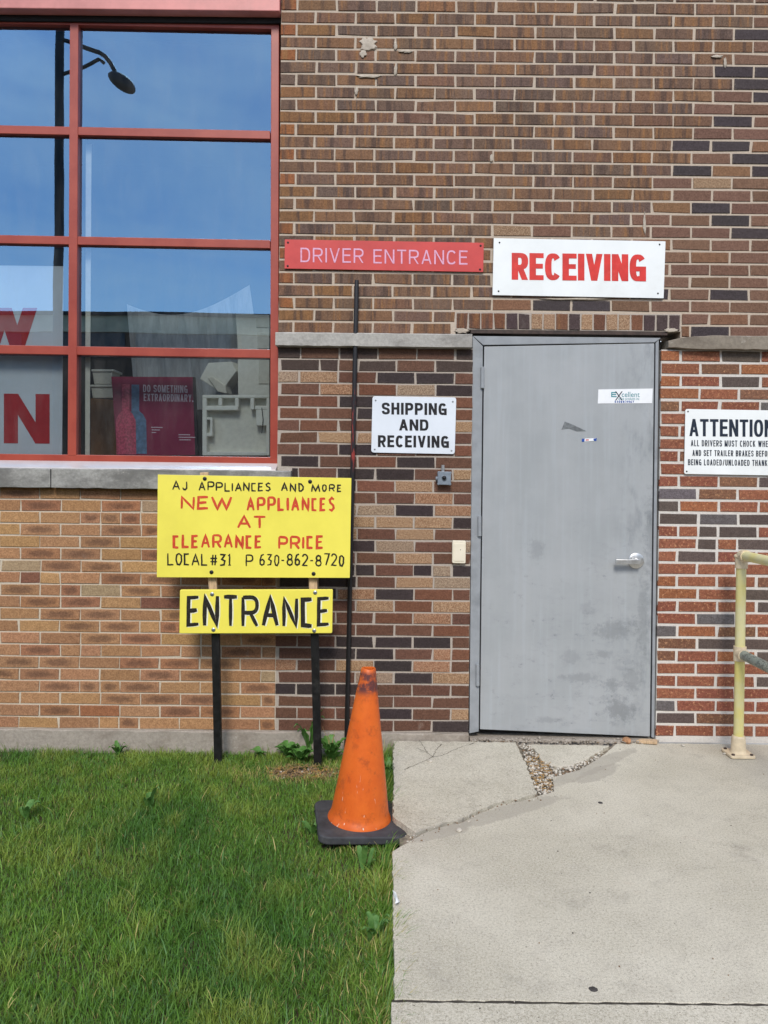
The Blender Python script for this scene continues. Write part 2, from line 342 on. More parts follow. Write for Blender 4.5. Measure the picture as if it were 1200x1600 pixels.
BELLGREY = simple('bell_grey', rgb(128, 138, 148), .45, .12, 60, dirt=rgb(70, 76, 82))

# ------------------------------------------------------------------ lettering
def se(cx, cy, rx, ry, a0, a1, n=20, e=.8):
    o = []
    for i in range(n + 1):
        a = math.radians(a0 + (a1 - a0) * i / n); c, s_ = math.cos(a), math.sin(a)
        nx, nz = math.copysign(abs(c) ** e, c), math.copysign(abs(s_) ** e, s_); sg = 1 if a1 > a0 else -1
        o.append((cx + rx*nx, cy + ry*nz, nx, nz, rx, ry, sg))
    return o
def bowl(y0, y1, r=.5): return [(0, y0)] + se(1 - r, (y0 + y1) / 2, r, (y1 - y0) / 2, -90, 90, 14) + [(0, y1)]
def cat_(pts, n=5):
    P = [pts[0]] + pts + [pts[-1]]; o = []
    for i in range(1, len(P) - 2):
        for k in range(n):
            t = k / n; q = []
            for j in (0, 1):
                a, b, c, d = P[i-1][j], P[i][j], P[i+1][j], P[i+2][j]
                q.append(.5 * (2*b + (c-a)*t + (2*a-5*b+4*c-d)*t*t + (3*b-a-3*c+d)*t**3))
            o.append(tuple(q))
    return o + [pts[-1]]
S_ = cat_([(1, .74), (.9, .94), (.5, 1), (.1, .94), (0, .76), (.12, .58), (.5, .5), (.88, .42), (1, .24), (.9, .06), (.5, 0), (.1, .06), (0, .26)])
GL = {
 'A': (1.05, [[(0,0),(.5,1)], [(1,0),(.5,1)], [(.2,.27),(.8,.27)]]),
 'B': (1, [[(0,0),(0,1)], bowl(0,.53), bowl(.53,1,.48)]),
 'C': (1, [se(.5,.5,.5,.5,38,322)]),
 'D': (1, [[(0,0),(0,1)], bowl(0,1)]),
 'E': (.88, [[(1,1),(0,1),(0,0),(1,0)], [(0,.52),(.9,.52)]]),
 'F': (.85, [[(1,1),(0,1),(0,0)], [(0,.52),(.9,.52)]]),
 'G': (1.02, [se(.5,.5,.5,.5,38,300), [(.55,.45),(1,.45),(1,0)]]),
 'H': (1, [[(0,0),(0,1)], [(1,0),(1,1)], [(0,.52),(1,.52)]]),
 'I': (.0, [[(.5,0),(.5,1)]]),
 'J': (.8, [[(1,1)] + se(.5,.3,.5,.3,0,-180,10)]),
 'K': (1, [[(0,0),(0,1)], [(.05,.4),(1,1)], [(.4,.55),(1,0)]]),
 'L': (.85, [[(0,1),(0,0),(1,0)]]),
 'M': (1.25, [[(0,0),(0,1)], [(1,0),(1,1)], [(.03,1),(.5,0)], [(.97,1),(.5,0)]]),
 'N': (1.02, [[(0,0),(0,1)], [(1,0),(1,1)], [(.02,1),(.98,0)]]),
 'O': (1.03, [se(.5,.5,.5,.5,0,360,32)]),
 'P': (1, [[(0,0),(0,1)], bowl(.44,1)]),
 'R': (1.02, [[(0,0),(0,1)], bowl(.46,1), [(.5,.46),(1,0)]]),
 'S': (1, [S_]),
 'T': (.95, [[(0,1),(1,1)], [(.5,0),(.5,1)]]),
 'U': (1, [[(0,1)] + se(.5,.3,.5,.3,180,360,12) + [(1,1)]]),
 'V': (1.05, [[(0,1),(.5,0)], [(1,1),(.5,0)]]),
 'W': (1.5, [[(0,1),(.25,0)], [(.5,1),(.25,0)], [(.5,1),(.75,0)], [(1,1),(.75,0)]]),
 'X': (1, [[(0,0),(1,1)], [(0,1),(1,0)]]),
 'Y': (1, [[(0,1),(.5,.42)], [(1,1),(.5,.42)], [(.5,0),(.5,.5)]]),
 '/': (.8, [[(0,0),(1,1)]]), '.': (.0, [[(.5,0),(.5,.06)]]), '-': (.6, [[(0,.45),(1,.45)]]),
 '#': (1, [[(.3,0),(.4,1)], [(.68,0),(.78,1)], [(0,.34),(1,.34)], [(0,.66),(1,.66)]]),
 '0': (.95, [se(.5,.5,.5,.5,0,360,28)]), '1': (.5, [[(.1,.85),(.6,1),(.6,0)]]),
 '2': (.9, [cat_([(0,.8),(.2,.98),(.6,1),(.95,.82),(.85,.55),(0,.02)]) + [(1,0)]]),
 '3': (.9, [cat_([(0,.95),(.6,1),(.9,.8),(.45,.55),(.95,.35),(.7,.02),(0,.05)])]),
 '6': (.9, [cat_([(.9,.92),(.4,.97),(0,.55),(.1,.08),(.6,0),(.98,.25),(.7,.5),(.1,.4)])]),
 '7': (.9, [[(0,1),(1,1),(.35,0)]]),
 '8': (.95, [se(.5,.76,.42,.24,0,360,18), se(.5,.27,.5,.27,0,360,18)]),
 '9': (.9, [cat_([(.1,.08),(.6,.03),(1,.45),(.9,.92),(.4,1),(.02,.75),(.3,.5),(.9,.6)])]),
}
HG = dict(GL)
HG.update({
 'S': (.85, [[(.95,.86),(.55,1),(.1,.82),(.25,.6),(.8,.42),(.92,.2),(.5,.0),(0,.1)]]),
 '8': (.95, [se(.5,.76,.42,.24,0,360,8,1), se(.5,.27,.5,.27,0,360,8,1)]),
 'C': (.75, [[(.95,.98),(0,.96),(.02,.03),(.95,.0)]]), 'E': (.8, [[(1,.98),(.05,.96),(0,.02),(1,.05)], [(.03,.5),(.85,.54)]]),
 'G': (.9, [[(.9,.95),(.4,1),(.05,.6),(.05,.2),(.5,0),(.95,.1),(.95,.42),(.5,.42)]]),
 '6': (.85, [[(.88,.98),(.35,.88),(.05,.45),(.1,.1),(.45,0),(.88,.1),(.95,.36),(.6,.52),(.1,.40)]]),
 'D': (.85, [[(.05,0),(0,1),(.5,.95),(.95,.6),(.9,.25),(.5,.02),(.02,0)]]), 'O': (.85, [[(.5,1),(.1,.85),(0,.4),(.2,.05),(.6,0),(.95,.3),(.95,.8),(.5,1)]]),
 'J': (.7, [[(.9,1),(.95,.2),(.6,0),(.2,.05),(0,.25)]]), 'W': (1.4, [[(0,1),(.28,.02),(.52,.85),(.75,.02),(1,1)]]),
 'M': (1.5, [[(0,.0),(.12,1),(.5,.1),(.85,1),(1,.0)]]), 'N': (.95, [[(0,0),(.03,1),(.95,0),(1,1)]]),
 'A': (1, [[(0,0),(.5,1),(1,0)], [(.18,.36),(.85,.36)]]),
 '0': (.8, [[(.5,1),(.1,.85),(0,.4),(.2,.05),(.6,0),(.95,.3),(.95,.8),(.5,1)]]),
 '1': (.55, [[(.1,.85),(.55,1),(.55,0)], [(.1,0),(1,.02)]]),
 '3': (.8, [[(0,1),(.95,.97),(.35,.55),(.95,.4),(.8,.05),(0,.0)]]),
})
def ribbon(mb, P, tx, ty, mp_, y, mat, hand=False, closed=False):
    n = len(P)
    if n < 2: return
    L_, R_ = [], []
    def half(d):
        nx, nz = -d[1], d[0]
        return math.sqrt((nx*tx)**2 + (nz*ty)**2) / 2
    dirs = []
    for i in range(n - 1):
        dx, dz = P[i+1][0]-P[i][0], P[i+1][1]-P[i][1]; l = math.hypot(dx, dz) or 1e-9; dirs.append((dx/l, dz/l))
    for i in range(n):
        if closed and i in (0, n-1): a, b = dirs[-1], dirs[0]
        else: a = dirs[max(i-1, 0)]; b = dirs[min(i, n-2)]
        ha, hb = half(a), half(b); na, nb = (-a[1], a[0]), (-b[1], b[0])
        det = na[0]*nb[1] - na[1]*nb[0]
        if abs(det) < .03: off = ((na[0]*ha+nb[0]*hb)/2, (na[1]*ha+nb[1]*hb)/2)
        else:
            off = ((ha*nb[1]-hb*na[1])/det, (na[0]*hb-nb[0]*ha)/det)
            m = math.hypot(*off); lim = 1.5*max(ha, hb) if hand else 2.2*max(ha, hb)
            if m > lim: off = (off[0]*lim/m, off[1]*lim/m)
        if len(P[i]) > 2:
            _, _, nx, nz, rx, ry, sg = P[i]; ix, iz = min(tx/2, max(rx-.35, 0)), min(ty/2, max(ry-.35, 0))
            A_, B_ = (P[i][0]-nx*ix, P[i][1]-nz*iz), (P[i][0]+nx*tx/2, P[i][1]+nz*ty/2)
            L_.append(A_ if sg > 0 else B_); R_.append(B_ if sg > 0 else A_); continue
        k = .75 if hand and i in (0, n-1) else 1
        L_.append((P[i][0]+off[0]*k, P[i][1]+off[1]*k)); R_.append((P[i][0]-off[0]*k, P[i][1]-off[1]*k))
    vs = [mp_(p, y) for p in L_] + [mp_(p, y) for p in R_]
    mb.mesh(vs, [(i, i+1, n+i+1, n+i) for i in range(n-1)], mat)
class Pen: k = 0
def text(mb, s, x0, yt, x1, yb, mat, y, tx=2.5, ty=None, slope=.0105, gap=None, hand=False, seed=1, dx=0, dy=0):
    """letters in photo pixels of the plane at depth y: x0..x1 wide, yt..yb high at the left end"""
    ty = ty or tx; font = HG if hand else GL; rd = random.Random(seed)
    gap = tx * .55 if gap is None else gap
    ws = [font[c][0] if c != ' ' else .45 for c in s]; nI = sum(1 for q in ws if q == 0)
    unit = (x1 - x0 - gap*(len(s)-1) - nI*tx) / (sum(ws) or 1)
    if sum(ws) == 0: unit = 0
    h = yb - yt; cx = x0
    def mp_(p, yy): X_ = p[0]+dx; return W(X_, yb - p[1] + slope*(X_-x0) + dy, yy)
    for c, wd in zip(s, ws):
        cw = wd*unit if wd else tx
        if c != ' ':
            jx, jy, js = (rd.uniform(-.4, .4), rd.uniform(-.7, .7), rd.uniform(.95, 1.05)) if hand else (0, 0, 1)
            for pl in font[c][1]:
                Pen.k += 1; yy = y - .0004 - .00012*(Pen.k % 10)
                iw, ih = max(cw-tx, 0), h-ty
                Q = [(cx + tx/2 + p[0]*iw + jx, ty/2 + p[1]*ih*js + jy) + (() if hand or len(p) < 7 else (p[2], p[3], p[4]*iw, p[5]*ih, p[6])) for p in pl]
                closed = len(pl) > 6 and abs(pl[0][0]-pl[-1][0]) < 1e-6 and abs(pl[0][1]-pl[-1][1]) < 1e-6
                if hand:
                    R_ = [Q[0]]
                    for a, b in zip(Q, Q[1:]):
                        kk = 3 if math.hypot(b[0]-a[0], b[1]-a[1]) > 6 else 1
                        for k in range(1, kk+1): R_.append((a[0]+(b[0]-a[0])*k/kk + (rd.uniform(-.25, .25) if k < kk else 0), a[1]+(b[1]-a[1])*k/kk + (rd.uniform(-.25, .25) if k < kk else 0)))
                    ribbon(mb, R_, tx*rd.uniform(.85, 1.12), ty*rd.uniform(.85, 1.12), mp_, yy, mat, True)
                elif len(pl) == 2 and abs(pl[0][0]-pl[1][0]) > .08 and abs(pl[0][1]-pl[1][1]) > .08:
                    (ax, az), (bx, bz) = Q; hx = tx*.47
                    if pl[0][1] == 0: az = 0
                    if pl[1][1] == 0: bz = 0
                    if pl[0][1] == 1: az = h
                    if pl[1][1] == 1: bz = h
                    mb.face([mp_((ax-hx, az), yy), mp_((ax+hx, az), yy), mp_((bx+hx, bz), yy), mp_((bx-hx, bz), yy)], mat)
                else:
                    if not closed:
                        for e, f_ in ((0, 1), (-1, -2)):
                            ddx, ddz = Q[e][0]-Q[f_][0], Q[e][1]-Q[f_][1]
                            if len(Q[e]) > 2: continue
                            if abs(ddx) < 1e-4: Q[e] = (Q[e][0], Q[e][1] + math.copysign(ty/2, ddz))
                            elif abs(ddz) < 1e-4: Q[e] = (Q[e][0] + math.copysign(tx/2, ddx), Q[e][1])
                    ribbon(mb, Q, tx, ty, mp_, yy, mat, closed=closed)
        cx += cw + gap

def quad_px(c, y): return [W(px, py, y) for px, py in c]
def rounded(c, r, y, n=5):                # px corners TL TR BR BL -> rounded polygon
    out = []
    for i in range(4):
        p = Vector(c[i]); a = (Vector(c[i-1]) - p).normalized(); b = (Vector(c[(i+1) % 4]) - p).normalized()
        for k in range(n + 1):
            t = math.pi/2*k/n; q = p + a*r*(1-math.sin(t)) + b*r*(1-math.cos(t)); out.append(W(q.x, q.y, y))
    return out

# ------------------------------------------------------------------ the brick building
bld = empty('brick_building', (0, 0, 0), 'brown brick commercial building with red window frames and a grey steel door', 'building')
XL, XR, ZT = -4.2, 4.2, 5.7
BD = .30                                  # thickness of the wall

class Bricks:
    def __init__(s): s.v = []; s.f = []; s.mi = []; s.col = []; s.uv = []; s.mats = []
    def add(s, x0, x1, z0, z1, kind, color, rd, ybase=0.0, cham=.0022):
        if x1 - x0 < .012: return
        j = lambda a: rd.uniform(-a, a)
        yf = ybase + rd.uniform(-.0018, .0012); b = len(s.v); c = cham
        o = [(x0+j(.0022), z0+j(.0015)), (x1+j(.0022), z0+j(.0015)), (x1+j(.0022), z1+j(.0015)), (x0+j(.0022), z1+j(.0015))]
        if rd.random() < .16:
            q = rd.randrange(4); a, h_ = rd.uniform(.002, .006), rd.uniform(.001, .005)
            o[q] = (o[q][0] + (a if q in (0, 3) else -a), o[q][1] + (h_ if q < 2 else -h_))
        inn = [(o[0][0]+c, o[0][1]+c), (o[1][0]-c, o[1][1]+c), (o[2][0]-c, o[2][1]-c), (o[3][0]+c, o[3][1]-c)]
        s.v += [(p[0], yf, p[1]) for p in inn] + [(p[0], yf+c, p[1]) for p in o] + [(p[0], ybase+.02, p[1]) for p in o]
        k = s.mats.index(BK[kind]) if BK[kind] in s.mats else (s.mats.append(BK[kind]) or len(s.mats)-1)
        fs = [(0,1,2,3), (4,5,1,0), (5,6,2,1), (6,7,3,2), (7,4,0,3), (8,9,5,4), (9,10,6,5), (10,11,7,6), (11,8,4,7)]
        uvs = [(-.96,-.88),(.96,-.88),(.96,.88),(-.96,.88)] + [(-1,-1),(1,-1),(1,1),(-1,1)]*2
        r = rd.random()
        for q in fs:
            s.f.append(tuple(b+i for i in q)); s.mi.append(k)
            for i in q: s.uv.append(uvs[i]); s.col.append((color[0], color[1], color[2], r))
    def back(s, x0, x1, z0, z1, mat, y=.0038, thick=BD):
        b = len(s.v); s.v += [(x0,y,z0),(x1,y,z0),(x1,y,z1),(x0,y,z1),(x0,thick,z0),(x1,thick,z0),(x1,thick,z1),(x0,thick,z1)]
        if mat not in s.mats: s.mats.append(mat)
        k = s.mats.index(mat)
        for q in [(0,1,2,3),(7,6,5,4),(4,5,1,0),(5,6,2,1),(6,7,3,2),(7,4,0,3)]:
            s.f.append(tuple(b+i for i in q)); s.mi.append(k)
            for i in q: s.uv.append((0, 0)); s.col.append((.5, .5, .5, 0))
    def build(s, name, label):
        me = bpy.data.meshes.new(name); me.from_pydata(s.v, [], s.f)
        for m in s.mats: me.materials.append(m)
        me.polygons.foreach_set('material_index', s.mi)
        u = me.uv_layers.new(name='UVMap'); u.data.foreach_set('uv', [q for p in s.uv for q in p])
        a = me.attributes.new('col', 'FLOAT_COLOR', 'CORNER'); a.data.foreach_set('color', [q for p in s.col for q in p])
        o = bpy.data.objects.new(name, me); COL.objects.link(o); o.parent = bld; o['label'] = label; return o

def vary(c, rd, a=.12):
    k = 1 + rd.uniform(-a, a); return (c[0]*k, c[1]*k*(1+rd.uniform(-.04, .04)), c[2]*k*(1+rd.uniform(-.05, .05)))
def pick(rd, tab):
    r = rd.random() * sum(t[0] for t in tab)
    for t in tab:
        r -= t[0]
        if r <= 0: return t[1], vary(t[2], rd)
    return tab[-1][1], vary(tab[-1][2], rd)
def lay(bk, z_lo, z_hi, rows, mod, joint_v, joint_h, phase, intervals, chooser, seed, bats=0):
    rd = random.Random(seed); ph = (z_hi - z_lo) / rows
    for r in range(rows):
        zb = z_lo + r*ph + joint_h/2; zt = z_lo + (r+1)*ph - joint_h/2; zm = (zb+zt)/2
        for (xa, xb) in intervals(r, zm):
            x = phase + (mod/2 if r % 2 else 0); x -= math.ceil((x - xa)/mod)*mod
            if x > xa: x -= mod
            rowj = rd.uniform(-.004, .004); x += rowj
            while x < xb:
                a, b = max(x + joint_v/2, xa), min(x + mod - joint_v/2 + rd.uniform(-.002, .002), xb)
                if b - a > .015:
                    k, c = chooser(rd, (a+b)/2, zm, b-a)
                    if bats and b-a > .18 and rd.random() < bats:
                        m_ = (a+b)/2; bk.add(a, m_-joint_v/2, zb, zt, k, c, rd); k, c = chooser(rd, m_, zm, b-a); bk.add(m_+joint_v/2, b, zb, zt, k, c, rd)
                    else: bk.add(a, b, zb, zt, k, c, rd)
                x += mod

# key levels and lines of the facade, in metres
xwin = X(436, 400); xpier = X(432, 900); xdl = X(735.5, 830); xdr = X(1029.5, 840)
z_band_t = (Z(521, 437) + Z(524, 735)) / 2; z_band_b = (Z(541, 437) + Z(545, 735)) / 2
z_base = (Z(1141, 600) + Z(1142, 200)) / 2; z_sill_t = Z(733, 215); z_sill_b = Z(763, 215)
z_fl_b = Z(20, 220); z_fl_t = z_fl_b + .24
z_sold_t, z_sold_b = Z(489, 890), Z(515, 890); xs0, xs1 = X(712, 500), X(1064, 500)
zD_b = Z(1152, 1100); zDs_t, zDs_b = Z(526, 1120), Z(547, 1120)
pxs = 1 / 290.0
# A - the large brown field above the stone band
PA = [(5, 'streak', rgb(126, 96, 77)), (4, 'streak', rgb(118, 94, 79)), (3, 'streak', rgb(132, 99, 74)), (2, 'streak', rgb(110, 90, 80)), (1, 'streak', rgb(136, 99, 68))]
PR = [(6, 'plain', rgb(124, 94, 78)), (2, 'plain', rgb(132, 98, 74)), (3.2, 'plain', rgb(72, 64, 66)), (1, 'speckle', rgb(140, 112, 86))]
z90, z330 = Z(90, 1100), Z(330, 1100)
def choose_A(rd, x, z, wd):
    xb = X(1140) + (z - z90)*.60*1.0 if z > z330 else X(1008)
    if z > z330: xb = X(1140) - (z90 - z)*.55
    if x > xb or (X(775) < x < X(880) and Z(372, 820) < z < Z(335, 820)) or (z < Z(465, 900) and x > X(770)): return pick(rd, PR)
    if wd < .13 and x < xwin + .12 and rd.random() < .6: return 'streak', vary(rgb(150, 96, 62), rd)
    return pick(rd, PA)
rowsA = 26; zA0 = z_band_t; zA1 = Z(17, 440); phA = (zA1-zA0)/rowsA
nA = rowsA + int((ZT - zA1)/phA)
def int_A(r, z):
    if z > z_fl_t + .03: return [(XL, XR)]
    if z < z_sold_t + .02: return [(xwin, xs0-.006), (xs1+.006, XR)]
    return [(xwin, XR)]
A = Bricks(); zA_t = zA0 + nA*phA
A.back(xwin, xs0, z_band_t, z_sold_t, MO_A); A.back(xs1, XR, z_band_t, z_sold_t, MO_A); A.back(xwin, XR, z_sold_t, zA_t, MO_A); A.back(XL, xwin, z_fl_t, zA_t, MO_A)
A.back(xs0, xs1, z_sold_b-.004, z_sold_t, MO_B)
lay(A, zA0, zA_t, nA, 61.7*pxs, .0115, .0118, X(463.3, 8), int_A, choose_A, 11)
rd = random.Random(5); ns = 18; pw = (xs1-xs0)/ns
for i in range(ns):
    k, c = pick(rd, [(3, 'streak', rgb(122, 84, 64)), (4, 'plain', rgb(80, 66, 66)), (2, 'speckle', rgb(160, 126, 96)), (2, 'plain', rgb(112, 76, 62))]) if i > 3 else ('streak', vary(rgb(124, 84, 62), rd))
    A.add(xs0+i*pw+.004, xs0+(i+1)*pw-.004, z_sold_b, z_sold_t-.006, k, c, rd)
A.build('brick_wall', 'large field of brown streaked brick above the stone band')
# B - pier between window and door
PB = [(5.5, 'plain', rgb(108, 76, 62)), (2.6, 'plain', rgb(64, 54, 54)), (1.2, 'speckle', rgb(160, 124, 90)), (1.5, 'plain', rgb(120, 80, 62)), (.5, 'speckle', rgb(146, 130, 114)), (.8, 'speckle', rgb(150, 98, 68))]
PB2 = [(3, 'plain', rgb(80, 66, 62)), (3, 'plain', rgb(104, 76, 62))]
def choose_B(rd, x, z, wd):
    if z > z_band_b - .14: return pick(rd, PB2)
    return pick(rd, PB)
xsill = X(456, 750)
def int_B(r, z):
    if z_sill_b - .01 < z < z_sill_t + .0: return [(xsill, xdl)]
    return [(xwin if z > z_sill_t else xpier, xdl)]
B = Bricks(); B.back(xwin, xdl, z_sill_t, z_band_b, MO_B); B.back(xpier, xdl, z_base, z_sill_t, MO_B)
lay(B, z_base, z_band_b, 32, 60.4*pxs, .0092, .0088, X(557.4, 760), int_B, choose_B, 23, .03)
B.build('brick_wall', 'pier of mixed dark, brown and speckled brick between window and door')
# C - tan panel below the window
PC = [(5, 'flash', rgb(174, 130, 96)), (4, 'plain', rgb(174, 130, 96)), (2, 'flash', rgb(168, 120, 88)), (2, 'plain', rgb(184, 142, 100)), (.4, 'plain', rgb(160, 106, 76)), (.4, 'plain', rgb(174, 150, 118)), (.2, 'plain', rgb(136, 92, 74))]
C = Bricks(); C.back(XL, xpier, z_base, z_sill_b, MO_C)
lay(C, z_base, z_sill_b, 20, 63*pxs, .0068, .0075, X(31.5, 780), lambda r, z: [(XL, xpier-.003)], lambda rd, x, z, wd: pick(rd, PC), 31, .07)
C.build('brick_wall', 'panel of tan brick below the window sill')
# D - red brick right of the door
PD = [(5, 'fleck', rgb(150, 95, 72)), (3, 'fleck', rgb(142, 86, 68)), (2.0, 'plain', rgb(96, 84, 78)), (1.0, 'fleck', rgb(128, 92, 72)), (.7, 'plain', rgb(108, 102, 102)), (.8, 'fleck', rgb(156, 100, 68))]
DD = Bricks(); DD.back(xdr, XR, zD_b-.03, zDs_b, MO_D)
lay(DD, zD_b, zDs_b, 31, 62.2*pxs, .0145, .0145, X(1055, 1140), lambda r, z: [(xdr, XR)], lambda rd, x, z, wd: pick(rd, PD), 47, .02)
DD.build('brick_wall', 'red brick with wide pale joints right of the door')

# stone band, sill, foundation, lintels
def lump(mb, x0, x1, yf, yb, z0, z1, mat, seg=24, a=.002, seed=1, brk=()):
    rd = random.Random(seed); vs = []; n = seg + 1
    for i in range(n):
        x = x0 + (x1-x0)*i/seg; j = lambda k=a: rd.uniform(-k, k); e = brk[i] if i < len(brk) else 0
        vs += [(x, yf+j()+e, z0+j()+e*.4), (x, yf+j()+e, z1-.006+j()-e*.8), (x, yf+.007+j()+e, z1+j(.001)-e*.9), (x, yb, z1), (x, yb, z0)]
    fs = [(i*5+k, i*5+(k+1) % 5, (i+1)*5+(k+1) % 5, (i+1)*5+k) for i in range(seg) for k in range(5)]
    mb.mesh(vs, fs + [(4,3,2,1,0), tuple(seg*5+k for k in range(5))], mat)
m = MB(); lump(m, X(432, 530), X(736.5, 530), -.045, .2, z_band_b, z_band_t, BAND, 30, .0014, 3); m.build('stone_band', bld, label='smooth grey stone course left of the door')
m = MB(); lump(m, X(1043, 530), XR, -.045, .2, zDs_b, zDs_t, stone_mat('weathered_band_stone', rgb(150, 140, 126), rgb(104, 94, 84), .4, .7), 60, .003, 4, brk=(.03, .018, .012, .006, .004)); m.build('stone_band', bld, label='chipped weathered stone course right of the door')
m = MB(); xj = X(86, 745)
lump(m, XL, xj-.003, -.055, .2, z_sill_b, z_sill_t, SILL, 40, .002, 5); lump(m, xj+.003, xsill, -.055, .2, z_sill_b, z_sill_t, SILL, 34, .002, 6); m.build('window_sill', bld)
m = MB(); zf0 = -.35
lump(m, XL, xdl+.0, -.022, .25, zf0, z_base, FOUND, 60, .005, 8); m.build('foundation', bld)
m = MB(); m.box(XL, xwin-.004, -.03, .22, z_fl_b, z_fl_t, LINTEL); m.build('steel_lintel', bld, bevel=.004, label='pink painted steel lintel over the window')
m = MB(); m.box(XL, xwin-.004, .03, .22, z_fl_b-.03, z_fl_b-.001, DARK); m.build('lintel_gap', bld)  # dark strip filling the gap between lintel and window frame
m = MB(); m.box(X(735, 518)+.002, X(1043, 518), .001, .26, Z(522, 890), z_sold_b-.006, RUST); m.build('steel_lintel', bld, label='dark rusty steel lintel over the grey door')
# loose mortar repairs on the brick
PM = stone_mat('old_mortar_patch', rgb(196, 184, 168), rgb(168, 154, 138), .5, .8)
def blob(mb, px, py, rx, ry, seed, y=-.003, mat=PM, th=.006):
    rd = random.Random(seed); n = 18; ks = [rd.uniform(.7, 1.2) for _ in range(n)]
    rim = [W(px+rx*ks[i]*math.cos(2*math.pi*i/n), py+ry*ks[i]*math.sin(2*math.pi*i/n), .004) for i in range(n)]
    mid = [W(px+rx*.75*ks[i]*math.cos(2*math.pi*i/n), py+ry*.75*ks[i]*math.sin(2*math.pi*i/n), y-th*.6+rd.uniform(-.001, .001)) for i in range(n)]
    c = W(px, py, y-th); mb.mesh(rim + mid + [c], [(i, (i+1) % n, n+(i+1) % n, n+i) for i in range(n)] + [(n+i, n+(i+1) % n, 2*n) for i in range(n)], mat)
for (px, py, rx, ry, sd_) in [(575, 69, 15, 13, 1), (567, 84, 6, 7, 2), (577, 119, 22, 3, 3), (618, 110, 3.2, 11, 4), (634, 80, 12, 2.5, 5), (618, 72, 3, 8, 6), 
        (722, 517, 13, 4.5, 9), (1133, 98, 3, 9, 10), (1120, 88, 10, 2.5, 11), (768, 247, 3, 8, 12), (1007, 350, 3, 20, 13), (900, 467, 60, 2, 14), (557, 142, 3, 8, 15), (1048, 516, 14, 3.5, 16)]:
    m = MB(); blob(m, px, py, rx, ry, sd_); m.build('mortar_patch', bld, smooth=True)

# window: frame mesh with its glass
yF, yG = .045, .075
SL = .0065
def wz(py, px=0): return py
m = MB()
def fbar(x0, x1, y0, y1, yf=yF, dp=.07, mat=None, s=.0195):
    c = [(x0, y0 + s*x0), (x1, y0 + s*x1), (x1, y1 + s*x1), (x0, y1 + s*x0)]
    m.hexa(quad_px(c, yf), dp, mat or RED)
LX = -500
fbar(LX, 436, 24, 36.5, s=.021)
fbar(LX, 422, 195.5, 208.5, yF+.003, s=.0205); fbar(LX, 422, 367, 380, yF+.003, s=.019); fbar(LX, 422, 539, 552.5, yF+.003, s=.0165); fbar(LX, 436, 709, 722, s=.0125)
def vbar(xa, xb, ya, yb, w_, yf):
    m.hexa(quad_px([(xa, ya), (xa+w_, ya), (xb+w_, yb), (xb, yb)], yf), .07, RED)
vbar(423.5, 422, 41, 716, 12.5, yF-.001); vbar(109, 105.5, 36, 712, 13.5, yF-.002); vbar(-206, -210, 30, 712, 13.5, yF-.002)
win = m.build('window', bld, bevel=.0025, label='red metal window frame in four rows of panes')
m = MB(); q = quad_px([(LX, 15), (430, 35), (430, 724), (LX, 712)], yG); m.face(q, GLASS)
gl = m.build('glass', win)
m = MB(); zt_, zb_ = Z(722, 215, yF), Z(733, 215)
for (xa, xb) in [(XL, xwin-.002)]:
    m.mesh([(xa, .044, zt_+.006), (xb, .044, zt_), (xb, -.045, z_sill_t+.004), (xa, -.045, z_sill_t+.004), (xb, -.047, z_sill_t-.004), (xa, -.047, z_sill_t-.004), (xa, .1, z_sill_t-.004), (xb, .1, z_sill_t-.004), (xb, .1, zt_), (xa, .1, zt_)],
           [(0,3,2,1), (3,5,4,2), (5,6,7,4), (0,1,8,9), (9,8,7,6), (0,9,6,5,3), (1,2,4,7,8)], ALU)
m.build('flashing', win, label='white metal sill flashing')
# window reveal behind the brick, room behind the glass
ROOMW = simple('room_wall_paint', rgb(96, 92, 88), .9, .1, 3); ROOMF = simple('room_floor', rgb(92, 84, 76), .7, .2, 6); LEDGE = simple('ledge_board', rgb(150, 132, 110), .6, .12, 9, stretch=(1, 5, 1))
m = MB(); zl = Z(712, 215, .2) - .003
m.box(XL, xwin+1.2, 2.9, 3.0, 0.2, 4.2, ROOMW); m.box(XL-.1, XL, .3, 3.0, .2, 4.2, ROOMW); m.box(xwin+1.2, xwin+1.3, .3, 3.0, .2, 4.2, ROOMW)
m.box(XL, xwin+1.2, .3, 3.0, 4.2, 4.3, ROOMW); m.box(XL, xwin+1.2, .3, 3.0, .1, .2, ROOMF)
m.box(xwin+.002, xwin+1.2, .301, .32, .2, 4.2, ROOMW); m.box(XL, xwin, .301, .32, .2, z_sill_b, ROOMW); m.box(XL, xwin, .301, .32, z_fl_b, 4.2, ROOMW)
m.build('room_interior', bld)
m = MB(); m.box(XL, xwin+.4, .201, .95, zl-.04, zl, LEDGE); m.build('display_ledge', bld)

# door: frame mesh > leaf, hinges, lever
yd = .018
m = MB(); ft = Z(525, 800); lt = Z(538.5, 885)
m.hexa(quad_px([(738.5, 525), (754.5, 541), (748, 1143), (733.5, 1146)], .006), .12, DFRAME)
m.hexa(quad_px([(739, 525), (1033, 528), (1023, 535), (755, 539)], .007), .119, DFRAME)
m.hexa(quad_px([(1024.5, 536), (1029.5, 529), (1022.5, 1153), (1018, 1152)], .012), .119, DFRAME)
m.box(X(746), X(1026), .075, .12, Z(1150), Z(534), DARK); m.box(X(1020), xdr+.01, .05, .07, Z(1153), Z(524), DARK)  # dark boxes paint in the shade of the gaps around the leaf
door = m.build('door', bld, bevel=.0015, label='grey steel door in a grey steel frame')
m = MB(); c = [(756.6, 541.5), (1022.5, 536.5), (1015.5, 1151), (750, 1139.5)]
m.hexa(quad_px(c, yd - .008), .045, DOOR)
o_ = W(755, 1140, yd)
leaf = m.build('door_leaf', door, bevel=.002)
